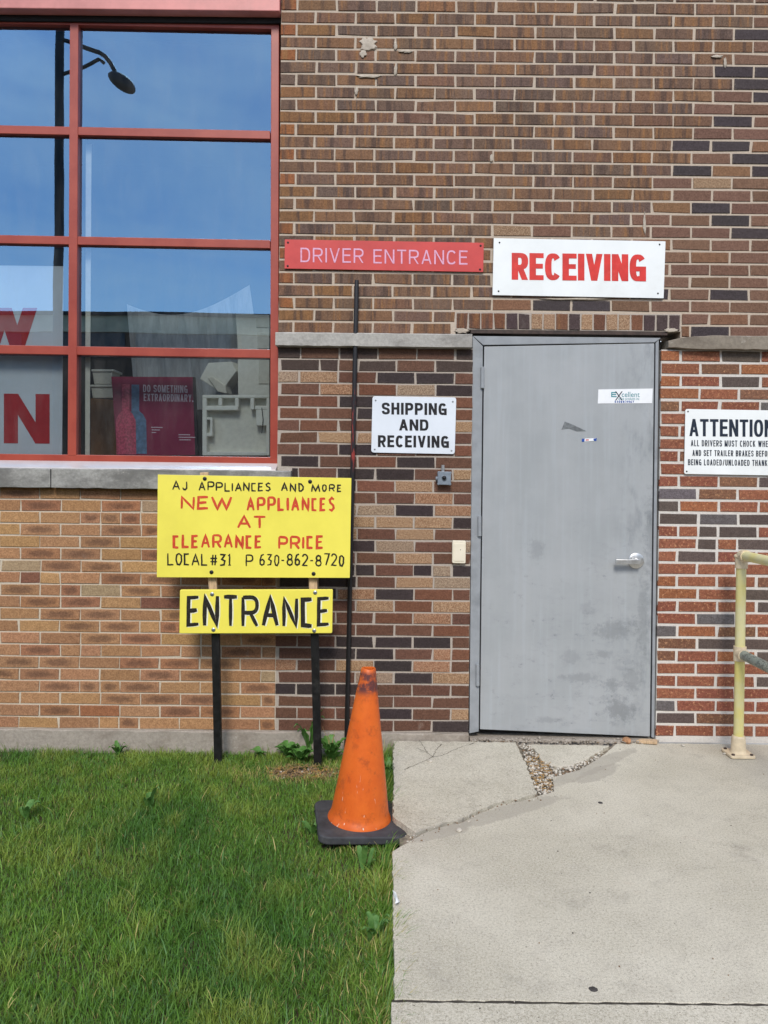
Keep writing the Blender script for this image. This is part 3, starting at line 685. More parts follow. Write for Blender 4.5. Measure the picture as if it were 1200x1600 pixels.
# give the leaf its own origin at its lower hinge corner so its wear is laid out on the leaf itself
def reorigin(o, p):
    d = Vector(p) - Vector(o.location); o.data.transform(Matrix.Translation(-d)); o.location = Vector(p)
reorigin(leaf, (o_.x, yd, o_.z))
for (px, ya, yb) in [(753.8, 573, 607), (749.3, 806, 838), (746.3, 1037, 1072)]:
    m = MB(); a, b = W(px, ya, -.001), W(px, yb, -.001)
    m.tube([a, a+(b-a)*.02, a+(b-a)*.02, a+(b-a)*.98, a+(b-a)*.98, b], [.007, .0095, .0105, .0105, .0095, .007], DFRAME, 12)
    for k in (.2, .4, .6, .8): p = a+(b-a)*k; m.tube([p+Vector((0,0,.001)), p-Vector((0,0,.001))], .0098, DARK, 12)
    m.build('hinge', door, smooth=True)
m = MB(); c = W(993.5, 876, yd-.008); m.disc(c, .043, STEEL, -.010, 32, 0); m.disc(c+Vector((0, -.012, 0)), .015, STEEL, -.022, 20); m.disc(c+Vector((0, -.034, 0)), .006, DARK, -.003, 12)
e = W(962, 877, yd-.052); p0 = c+Vector((.012, -.044, -.002)); m.bar(p0, Vector((e.x, yd-.052, p0.z)), .025, .016, STEEL)
m.build('lever_handle', door, smooth=True, bevel=.002)
m = MB(); rd = random.Random(9)                     # broken threshold under the door
lump(m, X(734, 1150), X(1029, 1150), -.012, .12, -.1, .012, FOUND, 40, .006, 17)
for i in range(150):
    px = rd.uniform(738, 1008); p = W(px, 1150, -.01); m.ball((p.x, rd.uniform(-.035, .0), rd.uniform(.002, .018)), rd.uniform(.003, .011), FOUND, i+300, 1, .3)
m.build('threshold', bld, label='crumbling concrete threshold under the grey door')

# ------------------------------------------------------------------ signs on the wall
def wall_sign(name, label, corners, y, mat, r=1.0, th=.004):
    ctr = sum(quad_px(corners, y), Vector())/4; t = empty(name, (ctr.x, y, ctr.z), label, 'sign')
    m = MB(); m.prism(rounded(corners, r, y), (0, th, 0), mat); m.build('panel', t, bevel=.0006); return t
def bolts(t, pts, y, mat=BOLT, r=.0055, name='bolt'):
    for px, py in pts: m = MB(); m.disc(W(px, py, y), r, mat, -.003, 12, 1); m.build(name, t, smooth=True)
t = wall_sign('wall_sign', 'long faded red sign with pink letters reading DRIVER ENTRANCE', [(445, 374), (756, 379.3), (755, 425), (444.5, 419.5)], -.010, SIGNRED, 1)
m = MB(); text(m, 'DRIVER', 469.5, 387, 568, 409.5, PINK, -.010, 2.4, slope=.014, gap=4.2); m.build('lettering', t); m = MB(); text(m, 'ENTRANCE', 583.5, 389.5, 730.5, 411.5, PINK, -.010, 2.4, slope=.0135, gap=4.2)
m.build('lettering', t); bolts(t, [(450, 379), (751, 384), (449.5, 415.5), (750, 421)], -.010)
t = wall_sign('wall_sign', 'large white sign with bold red letters reading RECEIVING above the door', [(771.5, 372), (1040, 377), (1037, 466), (769.5, 461)], -.012, WHITE, .8)
m = MB(); text(m, 'RECEIVING', 799.5, 395, 1009.5, 437, LRED, -.012, 10.2, 7.6, slope=.0125, gap=2.0); m.build('lettering', t)
bolts(t, [(780.5, 379), (1030.5, 382), (779, 455), (1028, 458.5)], -.012, r=.0045)
t = wall_sign('wall_sign', 'white rounded sign reading SHIPPING AND RECEIVING left of the door', [(582, 619), (713, 621), (710.5, 709.5), (580, 707)], -.010, WHITE2, 4)
m = MB(); text(m, 'SHIPPING', 596.5, 629, 698, 647.5, LBLACK, -.010, 4.2, 3.6, gap=2.4); m.build('lettering', t); m = MB(); text(m, 'AND', 623.5, 655, 669.5, 672.5, LBLACK, -.010, 4.2, 3.6, gap=2.4); m.build('lettering', t); m = MB(); text(m, 'RECEIVING', 590.5, 680, 701.5, 698.5, LBLACK, -.010, 4.2, 3.6, gap=2.4)
m.build('lettering', t); bolts(t, [(587, 625.5), (707.5, 627.5), (585.5, 702), (705.5, 704)], -.010, SILVER, .0045)
t = wall_sign('wall_sign', 'white sign headed ATTENTION about chocking wheels, on the red brick', [(1071, 639), (1224, 641.5), (1222, 743), (1069, 740.5)], -.010, WHITE, 3)
m = MB(); text(m, 'ATTENTION', 1077, 654.5, 1209, 681.5, LNAVY, -.010, 4.6, 4.2, gap=2.2); m.build('lettering', t); m = MB()
text(m, 'ALL DRIVERS MUST CHOCK WHEELS', 1079.5, 687.5, 1214, 697.2, LNAVY, -.010, 1.35, gap=1.2); m.build('lettering', t); m = MB(); text(m, 'AND SET TRAILER BRAKES BEFORE', 1082, 703, 1208, 712.3, LNAVY, -.010, 1.35, gap=1.2); m.build('lettering', t); m = MB()
text(m, 'BEING LOADED/UNLOADED THANK YOU', 1075, 717.5, 1217, 726.8, LNAVY, -.010, 1.35, gap=1.2); m.build('lettering', t)
bolts(t, [(1075, 643), (1219, 645.5), (1073, 736.5), (1217, 739)], -.010, r=.004)

# stickers on the door leaf
yS = yd - .0095
TEAL = simple('teal_print', rgb(60, 140, 150), .5, .05, 30, bump=0); NAVY = simple('blue_print', rgb(40, 80, 160), .5, .05, 30, bump=0); PAPER = simple('sticker_paper', rgb(240, 242, 244), .45, .02, 20, bump=0)
REDP = simple('red_print', rgb(205, 80, 70), .5, .05, 30, bump=0)
def bfont(s, x0, yb, h, x1, mat, y, name, parent):
    cu = bpy.data.curves.new('tmp', 'FONT'); cu.body = s; cu.size = 1; ob = bpy.data.objects.new('tmp', cu); COL.objects.link(ob)
    dg = bpy.context.evaluated_depsgraph_get(); me = bpy.data.meshes.new_from_object(ob.evaluated_get(dg)); bpy.data.objects.remove(ob)
    xs = [v.co.x for v in me.vertices]; ys = [v.co.y for v in me.vertices]; xa, xb, yt = min(xs), max(xs), max(ys)
    mb = MB(); mb.mesh([W(x0+(v.co.x-xa)/(xb-xa)*(x1-x0), yb - v.co.y/yt*h, y) for v in me.vertices], [tuple(p.vertices) for p in me.polygons], mat)
    bpy.data.meshes.remove(me); return mb.build(name, parent)
ct = W(977, 619, yS); t = empty('door_sticker', (ct.x, yS, ct.z), 'white rectangular business sticker with teal lettering high on the grey door', 'sticker')
m = MB(); m.hexa(quad_px([(935, 608.5), (1020, 607), (1019, 630), (934, 630.5)], yS), .0008, PAPER); m.build('panel', t)
m = MB(); text(m, 'E', 955, 612.5, 963.5, 620.5, TEAL, yS, 1.7); m.build('lettering', t)
m = MB(); text(m, 'X', 961, 611.5, 973, 625.5, LNAVY, yS, 1.9, slope=0); m.build('lettering', t)
bfont('cellent', 971.5, 620.3, 8, 999.5, TEAL, yS-.0008, 'lettering', t); bfont('office products inc', 966, 625, 4.2, 999, TEAL, yS-.0008, 'lettering', t)
m = MB(); text(m, '6306819967', 960.5, 625.8, 990.5, 629.3, NAVY, yS, .8, gap=.9); m.build('lettering', t)
ct = W(921, 687, yS); t = empty('door_sticker', (ct.x, yS, ct.z), 'tiny torn blue and white label in the middle of the grey door', 'sticker')
m = MB(); m.hexa(quad_px([(910, 685.5), (932, 684.5), (931.5, 688.5), (909.5, 690)], yS), .0006, PAPER); m.build('panel', t)
m = MB(); m.hexa(quad_px([(909.3, 685.5), (913.5, 685.3), (913.2, 690), (909, 690.2)], yS-.0006), .0004, NAVY); m.build('print', t); m = MB(); m.hexa(quad_px([(927, 685.5), (932.5, 684.5), (931.8, 689), (928, 688.6)], yS-.0006), .0004, NAVY); m.build('print', t); m = MB(); m.hexa(quad_px([(915, 686.6), (920, 686.4), (920, 688.2), (915, 688.4)], yS-.0006), .0004, REDP); m.build('print', t)
TAPE = simple('tape_remnant', rgb(118, 122, 124), .55, .2, 60, dirt=rgb(84, 86, 88)); ct = W(895, 667, yS)
m = MB(); m.prism([W(a, b, yS) for a, b in [(882.5, 658.5), (895, 663.5), (916, 673.5), (901, 673.8), (889, 669.5), (877.5, 671), (880, 665)]], (0, .0008, 0), TAPE)
o = m.build('tape_remnant'); tag(o, 'torn grey tape remnant stuck to the upper middle of the door', 'tape')

# push button box with its stub of conduit, and blank cover plate
ct = W(694, 747, 0); t = empty('bell_push', (ct.x, 0, ct.z), 'blue grey push button box below the shipping sign', 'doorbell')
m = MB(); m.prism([W(a, b, -.042) for a, b in [(686, 736.5), (702.5, 737), (705, 740), (704.5, 755), (702, 757.8), (686, 757.5), (684, 755), (684, 740)]], (0, .042, 0), BELLGREY)
for a, b in [(685.5, 738.5), (703.5, 739), (685, 756), (703, 756.5)]: m.disc(W(a, b, -.03), .0075, BELLGREY, -.012, 12)
m.build('housing', t, bevel=.003)
m = MB(); m.disc(W(694, 746.5, -.042), .0145, BELLGREY, -.004, 20); m.disc(W(694, 746.5, -.046), .0115, LBLACK, -.008, 20, 1); m.build('button', t, smooth=True)
m = MB(); p = W(682.5, 747.5, -.02); m.tube([p+Vector((-.006, 0, 0)), p+Vector((.012, 0, 0))], .011, BELLGREY, 14); m.build('plug', t, smooth=True)
m = MB(); a, b = W(692, 726.5, -.012), W(692, 738, -.012); m.tube([a, b], .0085, STEEL, 14); m.tube([W(692, 731, -.012), W(692, 734, -.012)], .0115, STEEL, 8); m.build('conduit', t, smooth=True)
ct = W(717, 862, 0); t = empty('cover_plate', (ct.x, 0, ct.z), 'cream rectangular cover plate on the brick beside the door frame', 'cover plate')
m = MB(); m.prism(rounded([(707, 844.5), (728, 845), (727.5, 880.5), (706.5, 880)], 2, -.022), (0, .024, 0), CREAM); m.build('plate', t, bevel=.003)
m = MB(); m.prism(rounded([(709.3, 849), (726, 849.4), (725.6, 877), (709, 876.6)], 1.2, -.0245), (0, .003, 0), CREAM); m.disc(W(719.5, 859, -.0245), .0025, DARK, -.001, 8); m.build('insert', t, bevel=.001)

# ------------------------------------------------------------------ yellow sign on two stakes
GZ = -.072                                           # level of the turf soil
gl0, gr0 = G(342, 1188, GZ), G(497, 1197, GZ); ySg = (gl0.y + gr0.y)/2
t = empty('yard_sign', ((gl0.x+gr0.x)/2, ySg, GZ), 'hand painted yellow appliance clearance sign with ENTRANCE board on two black stakes', 'sign')
yB = ySg - .028
m = MB(); m.prism(rounded([(246.5, 741.5), (549, 747), (546.5, 903), (245, 902)], .8, yB-.012), (0, .012, 0), YELLOW); m.build('board', t, bevel=.0012, label='upper yellow board about new appliances')
m = MB(); m.prism(rounded([(281, 921.5), (520, 921), (519, 989.5), (280, 990)], 2, yB-.018), (0, .018, 0), YELLOW); m.build('board', t, bevel=.003, label='lower yellow board reading ENTRANCE')
yT = yB - .012
for s, a, b, yt, yb in [('AJ', 268.5, 293, 751, 766.5), ('APPLIANCES', 310, 424, 752.5, 767.5), ('AND', 438.5, 475, 754, 768.5), ('MORE', 486, 534, 756, 769)]:
    m = MB(); text(m, s, a, yt, b, yb, HBLACK, yT, 2.5, slope=.008, gap=2.4 if len(s) < 5 else 1.8, hand=True, seed=len(s)+3); m.build('lettering', t)
for s, a, b, yt, yb in [('LOCAL#31', 261, 362, 864.5, 884), ('P', 383.5, 396, 866, 885.5), ('630-862-8720', 405, 538.5, 865, 884.5)]:
    m = MB(); text(m, s, a, yt, b, yb, HBLACK, yT, 2.5, slope=.005, gap=1.9, hand=True, seed=len(s)+9); m.build('lettering', t)
for s, a, b, yt, yb in [('NEW', 281.5, 363, 774.5, 797), ('APPLIANCES', 385, 524, 775.5, 798.5), ('AT', 369.5, 417, 806, 827), ('CLEARANCE', 269.5, 410, 834.5, 857), ('PRICE', 434, 506, 836.5, 858.5)]:
    m = MB(); text(m, s, a, yt, b, yb, HRED, yT, 4.0, 3.7, slope=.005, gap=2.4, hand=True, seed=len(s)+21); m.build('lettering', t, label='red brush lettering')
yE = yB - .018; m = MB(); text(m, 'ENTRANCE', 291.5, 930.5, 517, 981, HWHITE, yE+.0003, 7.0, slope=0, gap=3.6, hand=True, seed=44, dx=1.2, dy=.6); m.build('lettering', t, label='white edge behind the black letters')
m = MB(); text(m, 'ENTRANCE', 291, 930.5, 516.5, 980.5, HBLACK, yE-.0012, 6.2, slope=0, gap=3.6, hand=True, seed=44); m.build('lettering', t, label='large black brush letters')
for (ptop, pmid, pbot) in [((319.5, 738), (338.5, 990), (342, 1190)), ((483.5, 747), (492, 990), (497.5, 1200))]:
    a, b = W(*ptop, ySg), W(*pmid, ySg); g = W(*pbot, ySg); b2 = b + (a-b)*.06
    m = MB(); m.bar(b2, a, .043, .02, WOOD); m.build('stake', t, bevel=.002, label='bare wooden upper stake')
    m = MB(); g2 = Vector((g.x, ySg, GZ-.08)); m.bar(g2, b+(a-b)*.10+Vector((0, .0, 0)), .041, .026, BLACKP); m.build('leg', t, bevel=.002, label='black painted lower stake')
bolts(t, [(320, 748), (484.5, 752.5), (330.5, 894), (490, 896.5)], yT, BOLT, .0105); bolts(t, [(331.5, 928.5), (492.5, 926), (333.5, 984), (491, 985.5)], yE, SILVER, .0105, 'washer')

# leaning black pole
def pole_mat():
    t = NT('black_pole_paint'); z = t.sep(t.co)[2]; n = t.noise(60, 5, .7, stretch=(1, 1, .12))
    band = t.math('MULTIPLY', t.ramp(z, 1.50, 1.62), t.ramp(z, 2.02, 1.90)); c = t.mix(t.math('MULTIPLY', t.ramp(n, .5, .58), band), rgb(26, 24, 26), rgb(150, 52, 44))
    t.bump(n, .1, .001); return t.fin(c, .42, 0, .5)
pb = G(541, 1178, GZ); pt = W(557.5, 438, -.03)
m = MB(); m.tube([pb, pb+(pt-pb)*.985, pt], [.0125, .0125, .0105], pole_mat(), 12)
o = m.build('black_pole', smooth=True); reorigin(o, pb); tag(o, 'thin black pole with worn red paint leaning on the brick pier', 'pole')

# ------------------------------------------------------------------ traffic cone
def cone_mat():
    t = NT('cone_orange'); co = t.sep(t.co); n = t.noise(7, 6, .7); f = t.noise(60, 5, .7, stretch=(1, 1, .35))
    c = t.mix(t.ramp(n, .3, .7), rgb(210, 92, 24), rgb(226, 108, 32)); c = t.mix(t.ramp(f, .55, .75, 0, .45), c, rgb(190, 78, 22))
    g = t.noise(14, 6, .75, loc=(2, 2, 2)); c = t.mix(t.ramp(g, .50, .70, 0, .65), c, rgb(146, 66, 32))
    top = t.math('MULTIPLY', t.ramp(co[2], .53, .57), t.ramp(co[2], .645, .625)); c = t.mix(t.math('MULTIPLY', top, t.ramp(t.noise(22, 5, .7), .38, .55)), c, rgb(96, 52, 50))
    sc = t.noise(60, 3, .5, stretch=(1.6, 1.6, .12), loc=(1, 4, 0)); c = t.mix(t.math('MULTIPLY', t.ramp(sc, .685, .72), t.ramp(co[2], .28, .05)), c, rgb(232, 205, 180))
    t.bump(f, .15, .002); return t.fin(c, .48, 0, .4)
RUB = simple('black_rubber', rgb(66, 66, 70), .75, .2, 20, dirt=rgb(112, 108, 100), dirt_amt=.5, bump=.3)
cb = G(561, 1284, -.03); S_c = F / (cb.y + D)
t = empty('traffic_cone', cb, 'worn orange traffic cone on a black square base standing in the grass', 'traffic cone')
ax = Vector((.052, 0, 1)).normalized(); R_ = Vector((0, 0, 1)).rotation_difference(ax).to_matrix()
CM = cone_mat(); H = 243 / S_c; r0, r1 = 46/S_c, 11.5/S_c
prof = [(r0*1.09, .016), (r0*1.07, .026), (r0*1.02, .036), (r0*.98, .05), (r0*.955, .07)] + [(r0*.955+(r1-r0*.955)*k, .07+(H-.075)*k) for k in (.1, .2, .3, .4, .5, .6, .7, .8, .9, .97)] + [(r1*.98, H-.004), (r1*.86, H), (r1*.72, H-.002), (r1*.72, H-.05), (r1*1.6, H-.25)]
n = 48; vs = []; rd = random.Random(4)
for i, (r, z) in enumerate(prof):
    for k in range(n):
        a = 2*math.pi*k/n; rr = r*(1+.012*math.sin(3*a+z*9)); vs.append(cb + R_ @ Vector((rr*math.cos(a), rr*math.sin(a), z + (.0018*math.sin(2*a+1) if i > 13 else 0))))
m = MB(); m.mesh(vs, [(i*n+k, i*n+(k+1) % n, (i+1)*n+(k+1) % n, (i+1)*n+k) for i in range(len(prof)-1) for k in range(n)], CM)
m.build('cone_body', t, smooth=True)
hs = .180; ang = math.radians(8); m = MB(); poly = []
for i, (sx, sy) in enumerate([(-1, -1), (1, -1), (1, 1), (-1, 1)]):
    for k in range(6):
        a = math.pi/2*k/5 + [math.pi, 1.5*math.pi, 0, .5*math.pi][i]; rr = .045
        q = Vector((sx*(hs-rr)+rr*math.cos(a), sy*(hs-rr)+rr*math.sin(a), -.014)); poly.append(cb + R_ @ (Matrix.Rotation(ang, 3, 'Z') @ q))
m.prism(poly, ax*.032, RUB); m.build('cone_base', t, bevel=.007, seg=3)

# ------------------------------------------------------------------ pipe handrail
def yel():
    t = NT('yellow_rail_paint'); n = t.noise(4, 5, .6, stretch=(1, 1, .8)); f = t.noise(50, 5, .7)
    c = t.mix(t.ramp(n, .35, .65), rgb(224, 210, 122), rgb(222, 216, 172)); c = t.mix(t.ramp(f, .58, .75, 0, .5), c, rgb(206, 200, 170)); t.bump(f, .1, .001); return t.fin(c, .5, 0, .4)
YR = yel(); CF = simple('cream_fitting', rgb(226, 208, 176), .5, .08, 30, dirt=rgb(170, 140, 104), dirt_amt=.5)
def grp():
    t = NT('peeling_grey_paint'); f = t.noise(18, 5, .7); n = t.noise(9, 6, .75, loc=(3, 3, 3)); c = t.mix(t.ramp(f, .4, .7), rgb(138, 146, 136), rgb(164, 168, 152))
    ck = t.ramp(t.math('ABSOLUTE', t.math('SUBTRACT', n, .5)), .004, .012, 1, 0); c = t.mix(ck, c, rgb(36, 34, 32)); t.bump(f, .2, .001); return t.fin(c, .55, 0, .35)
GR = grp()
pf = G(1153.5, 1180, 0.0); pr = .0245
t = empty('handrail', (pf.x, pf.y, 0), 'yellow painted pipe handrail with cream fittings right of the door', 'handrail')
zt = W(1158, 868, pf.y).z; zm = W(1155, 1021, pf.y).z; yend = pf.y - 1.35
def post(y):
    m = MB(); m.tube([(pf.x, y, .07), (pf.x, y, zt-.03)], pr, YR, 24); m.build('post', t, smooth=True)
    m = MB(); m.tube([(pf.x, y, .014), (pf.x, y, .03), (pf.x, y, .095), (pf.x, y, .103)], [.042, .037, .0335, .030], CF, 24)
    poly = []
    for i, (sx, sy) in enumerate([(-1, -1), (1, -1), (1, 1), (-1, 1)]):
        for k in range(5):
            a = math.pi/2*k/4 + [math.pi, 1.5*math.pi, 0, .5*math.pi][i]; poly.append((pf.x+sx*.050+.014*math.cos(a), y+sy*.050+.014*math.sin(a), .003))
    m.prism(poly, (0, 0, .013), CF); m.build('floor_flange', t, bevel=.002)
    for sx, sy in ((-1, -1), (1, -1), (1, 1), (-1, 1)):
        m = MB(); m.tube([(pf.x+sx*.047, y+sy*.047, .016), (pf.x+sx*.047, y+sy*.047, .022)], .009, RUST, 6); m.build('bolt', t)
    m = MB(); s = -1 if y == pf.y else 1
    m.tube([(pf.x, y, zt-.065), (pf.x, y, zt-.01)], .031, CF, 24)
    pts = [(pf.x, y + s*(.03-.03*math.cos(a)), zt-.02+.022*math.sin(a)) for a in [math.pi/2*k/6 for k in range(7)]]
    m.tube([(pf.x, y, zt-.02)] + pts + [(pf.x, y+s*.055, zt+.002)], .0305, CF, 24); m.ball((pf.x, y-.0*s, zt-.004), .031, CF, 2, 3, 0)
    m.build('elbow_fitting', t, smooth=True)
    m = MB(); m.tube([(pf.x, y, zm-.037), (pf.x, y, zm+.037)], .0315, CF, 24); m.tube([(pf.x, y, zm), (pf.x, y+s*.05, zm)], .0305, CF, 24); m.build('tee_fitting', t, smooth=True)
post(pf.y); post(yend)
m = MB(); m.tube([(pf.x, pf.y-.04, zt+.002), (pf.x, yend+.04, zt+.002)], pr, YR, 24); m.build('top_rail', t, smooth=True)
m = MB(); m.tube([(pf.x, pf.y-.035, zm), (pf.x, yend+.035, zm)], pr, GR, 24); m.build('middle_rail', t, smooth=True, label='middle rail with peeling grey paint')

# ------------------------------------------------------------------ goods in the window
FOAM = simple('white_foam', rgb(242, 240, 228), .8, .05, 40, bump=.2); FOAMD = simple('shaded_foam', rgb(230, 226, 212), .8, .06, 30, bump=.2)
MAR = simple('maroon_poster', rgb(150, 46, 80), .4, .08, 4, bump=0); PBLK = simple('poster_edge', rgb(34, 28, 32), .5, .1, 10)
yP = .30; pc = [(174, 588.5), (304, 589), (309, 711), (183, 711)]
ct = W(243, 711, yP); t = empty('poster_display', (ct.x, yP, ct.z), 'maroon poster with two bottles reading DO SOMETHING EXTRAORDINARY inside the window', 'poster')
m = MB(); m.hexa(quad_px(pc, yP), .03, PBLK); m.hexa(quad_px([(174, 588.5), (301, 589), (305, 711), (183, 711)], yP-.002), .0019, MAR); m.build('panel', t)
LP = simple('poster_print', rgb(228, 206, 214), .5, .03, 20, bump=0); LPK = simple('poster_pink', rgb(214, 92, 118), .5, .25, 90, bump=0); LBL = simple('poster_blue', rgb(112, 140, 172), .5, .2, 40, bump=0); LSM = simple('poster_smoke', rgb(86, 28, 48), .5, .2, 20, bump=0)
m = MB(); text(m, 'DO SOMETHING', 223.5, 601, 293, 612.5, LP, yP-.002, 1.7, gap=1.3, slope=.02); m.build('lettering', t); m = MB(); text(m, 'EXTRAORDINARY.', 224.5, 615, 302, 626.5, LP, yP-.002, 1.7, gap=1.2, slope=.02); m.build('lettering', t)
for a, b, c_ in [(236, 254, 667), (237, 250, 671), (237, 244, 675), (279, 297, 678.5), (279, 305, 682.5), (280, 298, 686.5)]: m = MB(); m.face(quad_px([(a, c_), (b, c_+.2), (b, c_+1.5), (a, c_+1.3)], yP-.0026), LP); m.build('small_print', t)
def bottle(cx, wn, wb, y0, ysh, y1, mat, k):
    P_ = [(cx-wn, y0), (cx+wn, y0), (cx+wn, ysh-10), (cx+wb*.7, ysh-5), (cx+wb, ysh+5), (cx+wb+1, y1), (cx-wb+1, y1), (cx-wb, ysh+5), (cx-wb*.7, ysh-5), (cx-wn, ysh-10)]
    m = MB(); m.prism([W(a, b, yP-.0024-k*.0004) for a, b in P_], (0, .0003, 0), mat); m.build('bottle_print', t)
bottle(211.5, 6, 17, 601, 652, 709, LBL, 1); bottle(196.5, 6, 15.5, 600, 652, 710, LPK, 2)
m = MB(); blob(m, 262, 660, 22, 14, 3, yP-.0021, LSM, .0003) if False else None
# foam packing
ct = W(368, 711, .26); t = empty('foam_packing', (ct.x, .26, ct.z), 'moulded white foam tray with square pockets standing in the lower window corner', 'foam packing')
m = MB(); yf = .20; q = lambda a, b, c, d, y0, y1, mt=FOAM: m.hexa(quad_px([(a, b), (c, b), (c, d), (a, d)], y0), y1-y0, mt)
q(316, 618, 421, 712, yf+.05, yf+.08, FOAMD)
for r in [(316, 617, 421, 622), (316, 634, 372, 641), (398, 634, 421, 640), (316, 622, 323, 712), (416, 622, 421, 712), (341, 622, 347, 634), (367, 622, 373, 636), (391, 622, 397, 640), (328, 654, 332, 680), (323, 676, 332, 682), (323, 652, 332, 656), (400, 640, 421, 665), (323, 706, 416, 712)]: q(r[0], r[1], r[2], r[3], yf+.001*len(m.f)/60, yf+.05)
m.build('tray', t, bevel=.004)
m = MB(); m.tube([W(409, 637, .19), W(411, 655, .19), W(409, 677, .19)], .002, PBLK, 6); m.build('cord', t)
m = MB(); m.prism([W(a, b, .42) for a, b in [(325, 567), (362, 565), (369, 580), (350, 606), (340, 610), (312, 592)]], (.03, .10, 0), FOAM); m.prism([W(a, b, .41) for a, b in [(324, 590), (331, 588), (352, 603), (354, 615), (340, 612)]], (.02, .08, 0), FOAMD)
o = m.build('foam_block', bevel=.004); tag(o, 'tilted white foam block above the foam tray in the window', 'foam block')
m = MB(); m.prism([W(a, b, .40) for a, b in [(368, 490), (421, 492), (421, 620), (372, 620), (371, 540)]], (0, .08, 0), FOAM)
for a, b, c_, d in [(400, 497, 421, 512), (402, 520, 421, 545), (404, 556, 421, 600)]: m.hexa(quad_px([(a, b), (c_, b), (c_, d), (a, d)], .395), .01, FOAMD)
o = m.build('foam_slab', bevel=.004); tag(o, 'tall white foam slab standing behind the tray at the right window edge', 'foam slab')
m = MB(); m.hexa(quad_px([(134, 225), (143, 225), (140, 712), (133, 712)], .12), .004, FOAMD); o = m.build('blind_slat'); tag(o, 'narrow white vertical strip hanging inside the window beside the post', 'blind')
# translucent plastic sheet
def film():
    t = NT('plastic_sheet'); tr = t.n.new('ShaderNodeBsdfTransparent'); df = t.n.new('ShaderNodeBsdfDiffuse'); df.inputs[0].default_value = (.72, .74, .76, 1)
    tl = t.n.new('ShaderNodeBsdfTranslucent'); tl.inputs[0].default_value = (.7, .72, .74, 1); a = t.n.new('ShaderNodeMixShader'); a.inputs[0].default_value = .3
    t.link(df.outputs[0], a.inputs[1]); t.link(tl.outputs[0], a.inputs[2]); m_ = t.n.new('ShaderNodeMixShader'); t.link(t.ramp(t.noise(8, 5, .7, stretch=(3, 3, .6)),   .3, .7, .6, .92), m_.inputs[0])
    t.link(tr.outputs[0], m_.inputs[1]); t.link(a.outputs[0], m_.inputs[2]); t.link(m_.outputs[0], t.n['Material Output'].inputs['Surface']); return t.mat
m = MB(); nu, nv = 30, 16; vs = []
for j in range(nv+1):
    v = j/nv
    for i in range(nu+1):
        u = i/nu; tx_ = 198+192*u; ty_ = 475 - 30*u**2.2 + 26*math.sin(math.pi*u)*(1-.4*u) + (10*(1-u)*0); bx_ = 212+205*u; by_ = 640
        px, py = tx_+(bx_-tx_)*v, ty_+(by_-ty_)*v; vs.append(W(px, py, .60 + .03*math.sin(u*22+v*2)*(.3+v) + .01*math.sin(u*51)))
m.mesh(vs, [(j*(nu+1)+i, j*(nu+1)+i+1, (j+1)*(nu+1)+i+1, (j+1)*(nu+1)+i) for j in range(nv) for i in range(nu)], film())
o = m.build('plastic_sheet', smooth=True); tag(o, 'translucent white plastic sheet hung inside the window behind the poster', 'plastic sheet')
# carton and clear tubs at the left of the bay
CARD = simple('brown_card', rgb(140, 98, 62), .8, .12, 8)
m = MB(); m.hexa(quad_px([(141, 622), (186, 625), (186, 712), (141, 712)], .46), .2, CARD); o = m.build('cardboard_box', bevel=.003); tag(o, 'brown cardboard box behind the maroon poster in the window', 'box')
for k, (a, b, c_, d) in enumerate([(142, 601, 182, 622), (144, 577, 176, 600)]):
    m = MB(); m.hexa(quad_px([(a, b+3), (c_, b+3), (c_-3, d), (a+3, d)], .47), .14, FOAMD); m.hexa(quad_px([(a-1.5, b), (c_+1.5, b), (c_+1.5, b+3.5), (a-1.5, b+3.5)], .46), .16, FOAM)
    o = m.build('plastic_tub', bevel=.003); tag(o, ['pale plastic tub resting on the brown cardboard box in the window', 'pale plastic tub on top of another tub in the window'][k], 'tub', 'tubs in the window')
# white banner with red letters in the left bay
BAN = simple('banner_white', rgb(226, 230, 234), .6, .04, 4); BRED = simple('banner_red', rgb(196, 34, 40), .55, .06, 8, bump=0)
ct = W(0, 711, .14); t = empty('window_banner', (ct.x, .14, ct.z), 'white paper banner with big red letters W and N behind the left panes', 'banner')
m = MB(); m.hexa(quad_px([(-200, 412), (99, 416), (97, 711), (-200, 709)], .14), .003, BAN); m.build('sheet', t)
m = MB(); text(m, 'W', -45, 481, 59, 543, BRED, .14, 24, 16, slope=0); m.build('lettering', t); m = MB(); text(m, 'N', 6, 615, 77.5, 692.5, BRED, .14, 22, 18, slope=.01); m.build('lettering', t)

